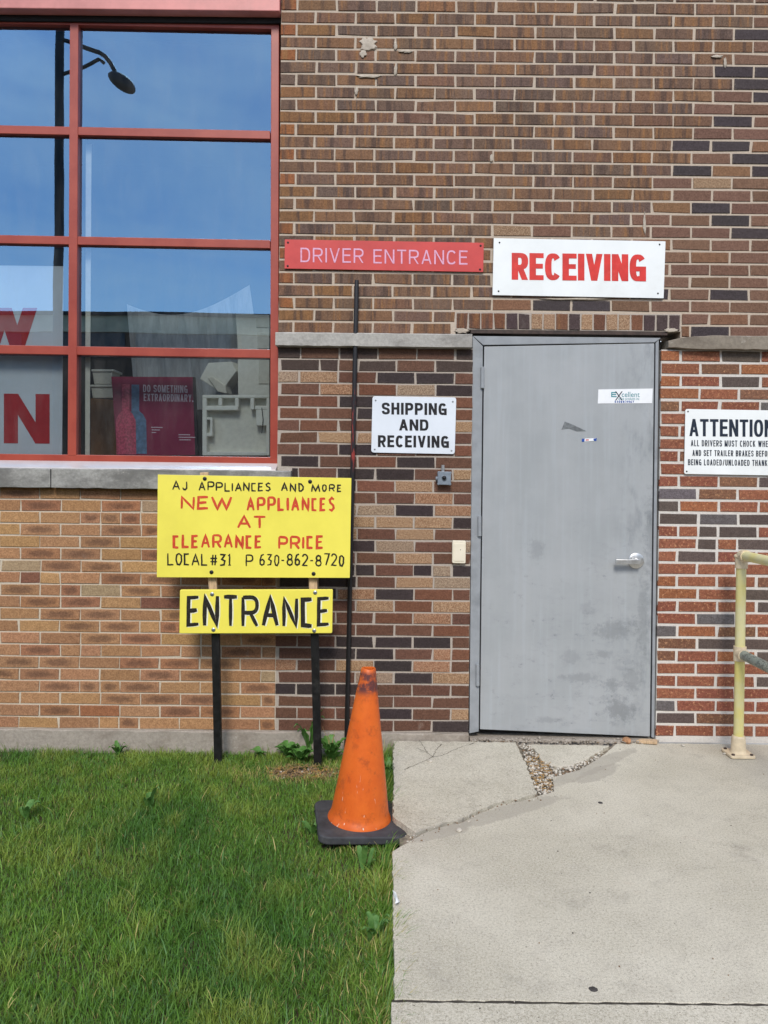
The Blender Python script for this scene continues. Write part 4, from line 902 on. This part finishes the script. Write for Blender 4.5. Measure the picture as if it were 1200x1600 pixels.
# ------------------------------------------------------------------ ground
m = MB(); m.box(-120, 120, -160, -.02, -.4, GZ-.012, SOIL); o = m.build('ground'); tag(o, kind='structure')
def jag(pts, amp=.004, step=.02, seed=1, skip=()):
    rd = random.Random(seed); out = []
    for i in range(len(pts)):
        a, b = Vector(pts[i]), Vector(pts[(i+1) % len(pts)]); n = max(1, int((b-a).length/step)); out.append(a)
        if i in skip: continue
        d = (b-a).normalized(); pn = Vector((-d.y, d.x, 0))
        for k in range(1, n): out.append(a+(b-a)*k/n + pn*rd.uniform(-amp, amp))
    return out
def slab(pts, z1, seed, amp=.004, skip=(), name='pavement', mat=SLAB, th=.11, bevel=.004):
    P_ = jag([(p.x, p.y, z1) for p in pts], amp, .022, seed, skip); bm = bmesh.new()
    top = bm.faces.new([bm.verts.new(p) for p in P_]); bmesh.ops.recalc_face_normals(bm, faces=[top])
    r = bmesh.ops.extrude_face_region(bm, geom=[top]); vs_ = [v for v in r['geom'] if isinstance(v, bmesh.types.BMVert)]
    for v in vs_: v.co.z -= th
    bmesh.ops.recalc_face_normals(bm, faces=bm.faces)
    me = bpy.data.meshes.new(name); bm.to_mesh(me); bm.free(); me.materials.append(mat)
    o = bpy.data.objects.new(name, me); COL.objects.link(o); o['kind'] = 'structure'
    if bevel: b = o.modifiers.new('bevel', 'BEVEL'); b.width = bevel; b.segments = 2; b.limit_method = 'ANGLE'; b.angle_limit = math.radians(70)
    return o
g = lambda px, py: G(px, py, 0)
crack = [(633, 1313), (662, 1298), (692, 1288), (722, 1281), (748, 1267), (778, 1255), (815, 1248), (838, 1241)]
xslab = g(616, 1450).x; yJ = (g(640, 1561).y + g(1190, 1571).y)/2
chan = [(838, 1241), (833, 1222), (822, 1196), (812, 1176), (806, 1160)]
back = Vector((0, -.03, 0))
p1 = [g(622, 1290), g(621, 1166)] ; 
# corner piece
pl = [g(650, 1303)] + [g(*q) for q in crack[1:]] + [g(*q) for q in chan[1:]]
piece = [Vector((xslab+.008, g(622, 1278).y, 0)), g(632, 1290)] + pl[:] + [Vector((pl[-1].x, -.034, 0)), Vector((xslab+.02, -.034, 0))]
slab(piece, .004, 3, .006, bevel=.003)
# main slab: follows the crack with a small gap, then the channel's right bank
main_edge = [G(px+2, py+3.0, 0) for px, py in crack[1:]] + [g(866, 1236), g(864, 1214), g(880, 1210), g(905, 1203), g(926, 1190), g(946, 1177), g(962, 1163)]
mainp = [Vector((xslab, g(622, 1330).y, 0)), G(640, 1315, 0)] + main_edge + [Vector((main_edge[-1].x+.02, -.016, 0)), Vector((4.0, -.016, 0)), Vector((4.0, yJ+.004, 0)), Vector((xslab-.004, yJ+.004, 0))]
slab(mainp, 0.0, 5, .003, bevel=.002)
slab([Vector((xslab-.012, yJ-.004, 0)), Vector((4.0, yJ-.004, 0)), Vector((4.0, yJ-2.2, 0)), Vector((xslab-.03, yJ-2.2, 0))], -.002, 8, .0018, bevel=.0015)
frag = [g(848, 1188), g(836, 1170), g(828, 1162), Vector((g(832, 1160).x, -.034, 0)), Vector((g(950, 1160).x, -.034, 0)), g(938, 1171), g(917, 1184), g(896, 1193), g(872, 1196)]
slab(frag, -.006, 12, .006)
m = MB(); m.box(xslab+.03, 3.9, yJ-2.1, -.03, -.2, -.026, GRAVELBED); o = m.build('path_base'); tag(o, kind='structure')
# dirt packed in the front joint, hairline cracks in the corner
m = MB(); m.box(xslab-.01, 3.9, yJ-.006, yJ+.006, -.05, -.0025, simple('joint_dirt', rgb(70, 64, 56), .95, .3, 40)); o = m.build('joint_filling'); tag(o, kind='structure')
CRK = simple('crack_dark', rgb(74, 68, 60), .95, .2, 30); rdc = random.Random(8); m = MB()
for path in ([(655, 1158), (662, 1168), (668, 1178), (676, 1184), (690, 1182), (704, 1176)], [(676, 1184), (664, 1190), (648, 1197), (632, 1204)], [(668, 1178), (652, 1170)], [(676, 1184), (684, 1170), (690, 1164)], [(700, 1177), (722, 1168), (742, 1162)]):
    P_ = jag([G(a, b, 0) for a, b in path] , .004, .012, rdc.randrange(99)); P_ = P_[:max(2, int(len(P_)*.62))]
    for a, b in zip(P_, P_[1:]):
        d = (b-a).normalized(); q = Vector((-d.y, d.x, 0))*rdc.uniform(.0006, .0016); m.face([(a+q).xy[:]+(.0052,), (a-q).xy[:]+(.0052,), (b-q).xy[:]+(.0052,), (b+q).xy[:]+(.0052,)], CRK)
o = m.build('pavement_crack'); tag(o, kind='structure')
# road and kerb behind the camera
ASPH = simple('asphalt', rgb(72, 72, 74), .9, .15, 30, bump=.5)
m = MB(); m.box(-120, 120, -20, -9, -.3, -.055, ASPH); o = m.build('road'); tag(o, kind='structure')
KERB = simple('kerb_concrete', rgb(170, 166, 158), .85, .12, 12)
m = MB(); m.box(-120, 120, -8.98, -8.8, -.3, .05, KERB); m.box(-120, 120, -20.2, -20.02, -.3, .05, KERB); o = m.build('kerb', bevel=.01); tag(o, kind='structure')
WALK = concrete_mat()

# rubble, straw and crumbs in the broken channel
PEB = simple('pale_stone', rgb(206, 198, 184), .85, .2, 50); PEB2 = simple('brown_stone', rgb(140, 116, 92), .85, .2, 50); STRAW = simple('dry_straw', rgb(196, 152, 84), .8, .2, 60); STRAWD = simple('dead_grass', rgb(166, 138, 96), .85, .25, 50)
def in_poly(x, y, P_):
    c = False
    for i in range(len(P_)):
        a, b = P_[i], P_[i-1]
        if (a[1] > y) != (b[1] > y) and x < (b[0]-a[0])*(y-a[1])/(b[1]-a[1])+a[0]: c = not c
    return c
m = MB(); rd = random.Random(77); ch_px = [(812, 1162), (826, 1162), (838, 1175), (850, 1190), (872, 1198), (898, 1194), (920, 1185), (938, 1172), (945, 1176), (926, 1189), (905, 1201), (878, 1208), (864, 1212), (864, 1236), (850, 1240), (840, 1238), (834, 1222), (824, 1196)]
cnt = 0
while cnt < 560:
    px, py = rd.uniform(808, 946), rd.uniform(1158, 1242)
    if not in_poly(px, py, ch_px): continue
    cnt += 1; p = g(px, py); r = rd.uniform(.002, .009); m.ball((p.x, p.y, -.012+rd.uniform(0, .012)), r, rd.choice([PEB, PEB, PEB, PEB, PEB2]), cnt, 1, .25)
for i in range(170):
    px, py = rd.uniform(824, 862), rd.uniform(1180, 1238)
    if not in_poly(px, py, ch_px): continue
    p = g(px, py); a = rd.uniform(0, 6.3); l = rd.uniform(.01, .03); d = Vector((math.cos(a), math.sin(a), rd.uniform(-.2, .2)))*l
    c = Vector((p.x, p.y, .002+rd.uniform(-.004, .004))); m.bar(c-d/2, c+d/2, .0022, .001, STRAW, (0, 0, 1))
for i in range(240):                                  # crumbs along the foot of the wall and the crack
    px, py = (rd.uniform(735, 1010), rd.gauss(1157, 2.5)) if rd.random() < .6 else (lambda k: (crack[k][0]+rd.uniform(0, 30), crack[k][1]-rd.uniform(0, 12)+4))(rd.randrange(7))
    p = g(px, py); r = rd.uniform(.0015, .005); m.ball((p.x, min(p.y, -.02), .002), r, rd.choice([PEB, PEB2]), i+900, 1, .25)
o = m.build('rubble'); tag(o, 'crumbled concrete rubble and dry straw in the broken slab by the door', 'rubble', kind='stuff')
m = MB(); cnt = 0
for i in range(260):
    x, y = rd.uniform(.1, 2.3), rd.uniform(-3.0, -.1); r = rd.uniform(.001, .0028); m.ball((x, y, .0015), r, rd.choice([PEB, PEB2, BOLT]), i+77, 1, .25)
o = m.build('grit'); tag(o, 'loose grit scattered on the concrete slab', 'grit', kind='stuff')
# countable bits
def stone(name, px, py, r, mat, label, cat, seed, flat=.8, group=None, z=None):
    p = g(px, py); m = MB(); m.ball((p.x, p.y, r*.5 if z is None else z), r, mat, seed, 2, .12, flat); o = m.build(name, smooth=False, bevel=0); reorigin(o, (p.x, p.y, 0)); tag(o, label, cat, group); return o
BRKC = simple('brick_chunk_face', rgb(178, 132, 96), .9, .2, 50)
stone('brick_chunk', 979, 1161, .030, BRKC, 'tan chunk of brick wedged under the grey door', 'brick chunk', 3, .9)
stone('pebble', 1067, 1166, .011, PEB, 'white pebble on the slab between the door and the handrail', 'pebble', 8)
stone('pebble', 1132, 1179, .010, PEB, 'pale pebble beside the foot of the handrail post', 'pebble', 9)
stone('pebble', 717, 1299, .012, PEB, 'pale pebble by the long crack in the slab', 'pebble', 12)
stone('pebble', 672, 1191, .016, PEB, 'grey concrete crumb on the slab corner near the cone', 'pebble', 14, .6)
m = MB(); a = g(1000, 1158); m.prism([(a.x-.035, -.03, .004), (a.x+.07, -.05, .004), (a.x+.085, -.01, .004), (a.x, .0, .004)], (0, 0, .016), WOOD); o = m.build('wood_wedge', bevel=.002); tag(o, 'splintered wood wedge under the latch side of the grey door', 'wedge')
GUM = simple('old_gum', rgb(70, 66, 64), .8, .15, 60)
for px, py, r, lb in [(938, 1254.5, .011, 'round dark gum spot on the slab below the door'), (927, 1546, .0125, 'round dark gum spot near the front slab joint')]:
    p = g(px, py); m = MB(); n = 16; rd2 = random.Random(px); rim = [(p.x+r*rd2.uniform(.85, 1.1)*math.cos(2*math.pi*k/n), p.y+r*rd2.uniform(.85, 1.1)*math.sin(2*math.pi*k/n), .0006) for k in range(n)]
    m.mesh(rim + [(p.x+(q[0]-p.x)*.7, p.y+(q[1]-p.y)*.7, .003) for q in rim], [(k, (k+1) % n, n+(k+1) % n, n+k) for k in range(n)] + [tuple(range(n, 2*n))], GUM)
    o = m.build('gum_spot', smooth=True); tag(o, lb, 'gum spot')
p = g(619, 1412); m = MB(); rd2 = random.Random(2); pts = [(-.012, .05), (.0, .035), (.006, .02), (.012, 0), (.006, -.025), (-.004, -.03), (-.002, -.005), (-.006, .02)]
vs = [(p.x+a, p.y+b, .012+rd2.uniform(-.006, .008)) for a, b in pts] + [(p.x+.002, p.y+.005, .022)]; m.mesh(vs, [(k, (k+1) % 8, 8) for k in range(8)], PAPER)
o = m.build('paper_scrap'); tag(o, 'torn scrap of white paper on the edge of slab and grass', 'paper')

# ------------------------------------------------------------------ grass
def vnoise(x, y, f, seed):
    r = np.random.default_rng(seed); T = r.random((64, 64)); X_ = x*f+100; Y_ = y*f+100; i = np.floor(X_).astype(int); j = np.floor(Y_).astype(int); a = X_-i; b = Y_-j
    a = a*a*(3-2*a); b = b*b*(3-2*b); g_ = lambda p, q: T[p % 64, q % 64]
    return (g_(i, j)*(1-a)+g_(i+1, j)*a)*(1-b)+(g_(i, j+1)*(1-a)+g_(i+1, j+1)*a)*b
def grass_mat():
    t = NT('grass_blade'); a = t.attr('col'); tr = t.n.new('ShaderNodeBsdfTranslucent'); ms = t.n.new('ShaderNodeMixShader'); ms.inputs[0].default_value = .38
    t.fin(a.outputs['Color'], .5, 0, .3); t.link(a.outputs['Color'], tr.inputs[0]); t.link(t.b.outputs[0], ms.inputs[1]); t.link(tr.outputs[0], ms.inputs[2]); t.link(ms.outputs[0], t.n['Material Output'].inputs['Surface']); return t.mat
bare = G(472, 1207, GZ)
def blades(n, x0, x1, y0, y1, hs_, wd_):
    x = rng.uniform(x0, x1, n); y = rng.uniform(y0, y1, n)
    dpatch = np.hypot((x-bare.x)/.17, (y-bare.y)/.075) + (vnoise(x, y, 12, 8)-.5)*.9
    keep = (x < xslab-.004) & (dpatch > 1) & (rng.random(n) < .65+.7*vnoise(x, y, 7, 3)) & ~((abs(x-cb.x) < .15) & (abs(y-cb.y) < .15))
    x, y, dpatch = x[keep], y[keep], dpatch[keep]; n = len(x)
    big = vnoise(x, y, 2.2, 1); mid = vnoise(x, y, 9, 2); fn = vnoise(x, y, 28, 5)
    h = hs_*(.5+.5*mid+.35*big)*rng.uniform(.6, 1.25, n)
    h = np.where(y > -.08, h*(.8+.9*(rng.random(n) < .08)), h)
    edge = x > xslab-.07; h = np.where(edge, h*1.25, h)
    a = rng.uniform(0, 2*np.pi, n); lean = rng.uniform(.15, 1.05, n)*h; wd = wd_*rng.uniform(.6, 1.3, n)
    spill = x > xslab-.03; a = np.where(spill, rng.uniform(-1.3, 1.3, n), a)
    dx, dy = np.cos(a)*lean, np.sin(a)*lean; pa = a+np.pi/2+rng.uniform(-.7, .7, n); wx, wy = np.cos(pa)*wd/2, np.sin(pa)*wd/2
    V = np.empty((n, 7, 3)); zb = GZ-.012
    for k, (s, hh, ww) in enumerate([(0, 0, 1), (0, 0, -1), (.18, .42, .95), (.18, .42, -.95), (.55, .78, .65), (.55, .78, -.65), (1, 1, 0)]):
        V[:, k, 0] = x+dx*s+wx*ww; V[:, k, 1] = y+dy*s+wy*ww; V[:, k, 2] = zb+h*hh*(1-.12*s)
    base = np.array([[lin(100), lin(136), lin(52)]]); c = np.repeat(base, n, 0)
    yel_ = np.array([lin(160), lin(168), lin(78)]); drk = np.array([lin(62), lin(106), lin(42)]); blu = np.array([lin(88), lin(126), lin(80)]); dry = np.array([lin(186), lin(168), lin(112)])
    k1 = np.clip((big-.4)*2.4, 0, 1)[:, None]*.7; c = c*(1-k1)+drk*k1
    k2 = np.clip((.7*mid+.3*vnoise(x, y, 3.7, 6)-.45)*3, 0, 1)[:, None]*.45; c = c*(1-k2)+yel_*k2
    k3 = (rng.random(n) < .16)[:, None]*.7; c = c*(1-k3)+blu*k3
    nearslab = np.exp(-((x-xslab)/.25)**2)*np.clip((-y-.75)*3, 0, 1)
    k4 = (rng.random(n) < .016+.12*np.clip(fn-.62, 0, 1)*2+.10*nearslab+.5*np.exp(-((dpatch-1)/.7)**2))[:, None]*.85; c = c*(1-k4)+dry*k4
    c *= rng.uniform(.88, 1.50, n)[:, None]*np.array([[1.0, 1.0, .98]])
    return V.reshape(-1, 3), c, n
def grass_obj():
    parts = [blades(215000, -2.75, xslab, -2.75, -.026, .039, .0024), blades(16000, -1.5, xslab, -2.9, -1.4, .054, .0028), blades(2600, xslab-.03, xslab, -2.9, -.1, .085, .0028), blades(5500, xslab-.075, xslab, -2.9, -.05, .062, .0028), blades(3000, -2.2, xslab, -2.6, -.5, .080, .0034), blades(26000, -4.2, -2.75, -3.2, -.026, .07, .006), blades(20000, -2.75, xslab, -4.4, -2.75, .07, .006)]
    V = np.concatenate([p[0] for p in parts]); c = np.concatenate([p[1] for p in parts]); n = sum(p[2] for p in parts)
    me = bpy.data.meshes.new('grass'); me.vertices.add(n*7); me.vertices.foreach_set('co', V.ravel().astype('f'))
    idx = np.arange(n)[:, None]*7; quads = np.concatenate([idx+np.array([[0, 1, 3, 2]]), idx+np.array([[2, 3, 5, 4]]), idx+np.array([[4, 5, 6, 6]])[:, :3] if False else idx+np.array([[4, 5, 6, 4]])], 1)
    loops = np.concatenate([idx+np.array([[0, 1, 3, 2, 2, 3, 5, 4, 4, 5, 6]])], 1).ravel()
    me.loops.add(len(loops)); me.loops.foreach_set('vertex_index', loops.astype('i'))
    st = (np.arange(n)[:, None]*11+np.array([[0, 4, 8]])).ravel(); me.polygons.add(n*3); me.polygons.foreach_set('loop_start', st.astype('i'))
    me.update(calc_edges=True); me.validate()
    at = me.attributes.new('col', 'FLOAT_COLOR', 'POINT'); cc = np.ones((n, 7, 4), 'f'); cc[:, :, :3] = c[:, None, :]
    sh = np.array([.55, .55, .85, .85, 1.05, 1.05, 1.15]); at.data.foreach_set('color', cc.ravel())
    me.materials.append(grass_mat()); me.polygons.foreach_set('use_smooth', np.ones(n*3, bool))
    o = bpy.data.objects.new('grass', me); COL.objects.link(o); tag(o, 'short green lawn grass in front of the brick wall', 'grass', kind='stuff')
grass_obj()
# dead thatch on the bare patch
m = MB(); rd = random.Random(31)
for i in range(420):
    a = rd.uniform(0, 6.3); r = rd.random()**.5; c = Vector((bare.x+.19*r*math.cos(a), bare.y+.09*r*math.sin(a), GZ+rd.uniform(-.008, .012))); a2 = rd.uniform(0, 6.3); l = rd.uniform(.012, .045)
    d = Vector((math.cos(a2), math.sin(a2), rd.uniform(-.3, .5)))*l; m.bar(c-d/2, c+d/2, .0024, .001, rd.choice([STRAWD, STRAWD, STRAW, PEB2]), (0, 0, 1))
for i in range(60):
    a = rd.uniform(0, 6.3); r = rd.random()**.5; m.ball((bare.x+.17*r*math.cos(a), bare.y+.08*r*math.sin(a), GZ-.006), rd.uniform(.003, .01), rd.choice([PEB, PEB2, SOIL]), i, 1, .3)
o = m.build('thatch'); tag(o, 'dead thatch and chips on the bare spot around the right stake', 'thatch', kind='stuff')

# weeds
def leaf_mat(name, a, b):
    t = NT(name); n = t.noise(40, 4, .6); c = t.mix(t.ramp(n, .3, .7), a, b); tr = t.n.new('ShaderNodeBsdfTranslucent'); ms = t.n.new('ShaderNodeMixShader'); ms.inputs[0].default_value = .25
    t.bump(n, .3, .003); t.fin(c, .5, 0, .35); t.link(c, tr.inputs[0]); t.link(t.b.outputs[0], ms.inputs[1]); t.link(tr.outputs[0], ms.inputs[2]); t.link(ms.outputs[0], t.n['Material Output'].inputs['Surface']); return t.mat
LEAF = leaf_mat('weed_leaf', rgb(78, 124, 54), rgb(106, 152, 74)); LEAF2 = leaf_mat('plantain_leaf', rgb(78, 122, 58), rgb(108, 148, 78))
def leaf(mb, base, az, ln, wd, rise, mat, rd, lobed=False):
    n = 6; d = Vector((math.cos(az), math.sin(az), 0)); s = Vector((-d.y, d.x, 0)); vs = []
    for i in range(n+1):
        t = i/n; p = Vector(base)+d*ln*t+Vector((0, 0, rise*math.sin(t*2.0)*1.0)); w_ = wd*math.sin(math.pi*min(1, .08+t*.92)**.85)*(1+(.35*(-1)**i if lobed else 0))
        if i == n: w_ = wd*.05
        vs += [p-s*w_/2+Vector((0, 0, wd*.14)), p, p+s*w_/2+Vector((0, 0, wd*.14))]
    mb.mesh(vs, [(i*3+k, i*3+k+1, i*3+k+4, i*3+k+3) for i in range(n) for k in (0, 1)], mat)
def weed(px, py, nl, ln, wd, rise, label, mat, seed, lobed=False, stems=0):
    p = G(px, py, GZ); rd = random.Random(seed); t = empty('weed', (p.x, p.y, GZ-.01), label, 'weed', 'weeds in the lawn')
    m = MB()
    for i in range(nl):
        l = ln*rd.uniform(.6, 1.15); leaf(m, (p.x+rd.uniform(-.01, .01), p.y+rd.uniform(-.01, .01), GZ-.005+rd.uniform(0, rise*.4)), i*2.4+rd.uniform(-.4, .4), l, wd*rd.uniform(.7, 1.15), rise*rd.uniform(.6, 1.3), mat, rd, lobed)
    m.build('foliage', t, smooth=True)
    if stems:
        m = MB()
        for i in range(stems):
            a = rd.uniform(0, 6.3); h = rise*rd.uniform(1.6, 2.6); q = Vector((p.x+math.cos(a)*.05, p.y+math.sin(a)*.03, GZ+h)); m.tube([(p.x, p.y, GZ-.01), (p.x+math.cos(a)*.015, p.y+math.sin(a)*.01, GZ+h*.6), q], [.0018, .0014, .0008], STRAWD, 5)
        m.build('stem', t, smooth=True)
weed(452, 1184, 18, .08, .038, .055, 'leafy green weed left of the right sign stake at the wall', LEAF, 1, True)
weed(468, 1190, 14, .07, .042, .05, 'low round leaved weed on the bare spot left of the stake', LEAF, 2)
weed(517, 1190, 20, .085, .036, .08, 'leafy weed with dry stems between the right stake and the cone', LEAF, 3, True, 5)
weed(484, 1178, 8, .10, .036, .17, 'upright lobed weed behind the right sign stake', LEAF, 4, True)
weed(610, 1212, 12, .06, .03, .05, 'dark weed squeezed between the cone and the slab', LEAF, 5, True)
weed(488, 1306, 5, .055, .03, .05, 'small broad leaved weed at the left corner of the cone base', LEAF2, 6)
weed(571, 1362, 4, .06, .028, .07, 'light green plantain in the grass just below the cone', LEAF2, 7)
weed(584, 1476, 9, .06, .028, .07, 'leafy plantain in the grass beside the slab edge', LEAF2, 8)
weed(236, 1264, 3, .06, .036, .07, 'single broad leaf weed in the middle of the lawn', LEAF2, 9)
weed(42, 1280, 4, .06, .034, .065, 'pale broad leaf weed at the left edge of the lawn', LEAF2, 10)
weed(185, 1180, 9, .05, .024, .05, 'small weed clump at the foundation left of the sign', LEAF, 11)
weed(405, 1182, 8, .05, .028, .035, 'little weed at the foundation between the two stakes', LEAF, 12)

# ------------------------------------------------------------------ across the street (seen mirrored in the glass)
def MW(px, py, dist):                                 # point whose mirror image in the glass is seen at that pixel
    v = W(px, py, 2*yG + dist); return Vector((v.x, -dist, v.z))
LM = simple('lamp_dark_metal', rgb(44, 46, 50), .5, .1, 20); LENS = simple('lamp_lens', rgb(120, 126, 130), .3, .05, 20)
dl = 10.5; pT = MW(93, 42, dl); t = empty('street_lamp', (pT.x, -dl, GZ), 'dark street lamp with curved arm mirrored in the upper window', 'street lamp')
m = MB(); m.tube([(pT.x, -dl, GZ-.2), (pT.x, -dl, pT.z)], [.095, .078], LM, 16); m.build('pole', t, smooth=True)
m = MB(); m.tube([MW(x_, y_, dl) for x_, y_ in [(95, 62), (112, 68), (135, 76), (155, 82), (164, 88), (172, 98), (180, 113)]], .040, LM, 12); m.tube([MW(x_, y_, dl) for x_, y_ in [(96, 116), (130, 104), (154, 92), (162, 98)]], .034, LM, 12); m.build('arm', t, smooth=True)
m = MB(); a, b = MW(176, 110, dl), MW(212, 148, dl); ctr = MW(190, 130, dl)
ux = Vector((MW(211, 147, dl)-MW(170, 118, dl))).normalized(); uy = Vector((0, 1, 0)); uz = ux.cross(uy)
bm = bmesh.new(); bmesh.ops.create_uvsphere(bm, u_segments=20, v_segments=12, radius=1)
m.mesh([ctr + ux*v.co.x*.30 + uy*v.co.y*.17 + uz*v.co.z*(.15 if v.co.z*uz.z > 0 else .12) for v in bm.verts], [tuple(v.index for v in f.verts) for f in bm.faces], LM); bm.free(); m.build('lamp_head', t, smooth=True)
dB = 27.0; tp = MW(200, 489, dB).z; z2, z3, z4 = MW(200, 494, dB).z, MW(200, 520, dB).z, MW(200, 560, dB).z
FB = simple('far_brick', rgb(118, 86, 68), .9, .15, 3); FT = simple('far_tan_band', rgb(236, 212, 176), .85, .1, 2); FC = simple('far_cap', rgb(52, 50, 52), .7, .1, 2)
FGL = simple('far_window', rgb(40, 46, 54), .15, .1, 1, bump=0)
t = empty('low_building', (0, -dB, 0), 'long low flat roofed building across the street mirrored in the window', 'building')
m = MB(); m.box(-70, 40, -dB-12, -dB, -.2, z4, FB); m.box(-70, 40, -dB-12, -dB-.1, z4, z3, FB); m.build('wall', t)
m = MB(); m.box(-70, 40, -dB-12, -dB+.1, z3, z2, FT); m.build('fascia', t); m = MB(); m.box(-70.2, 40.2, -dB-12.2, -dB+.25, z2, tp, FC); m.build('roof', t)
for k in range(26):
    m = MB(); x_ = -68+k*4.15; m.box(x_, x_+3.7, -dB-.09, -dB-.02, z4+.02, z3-.02, FGL); m.build('window', t)
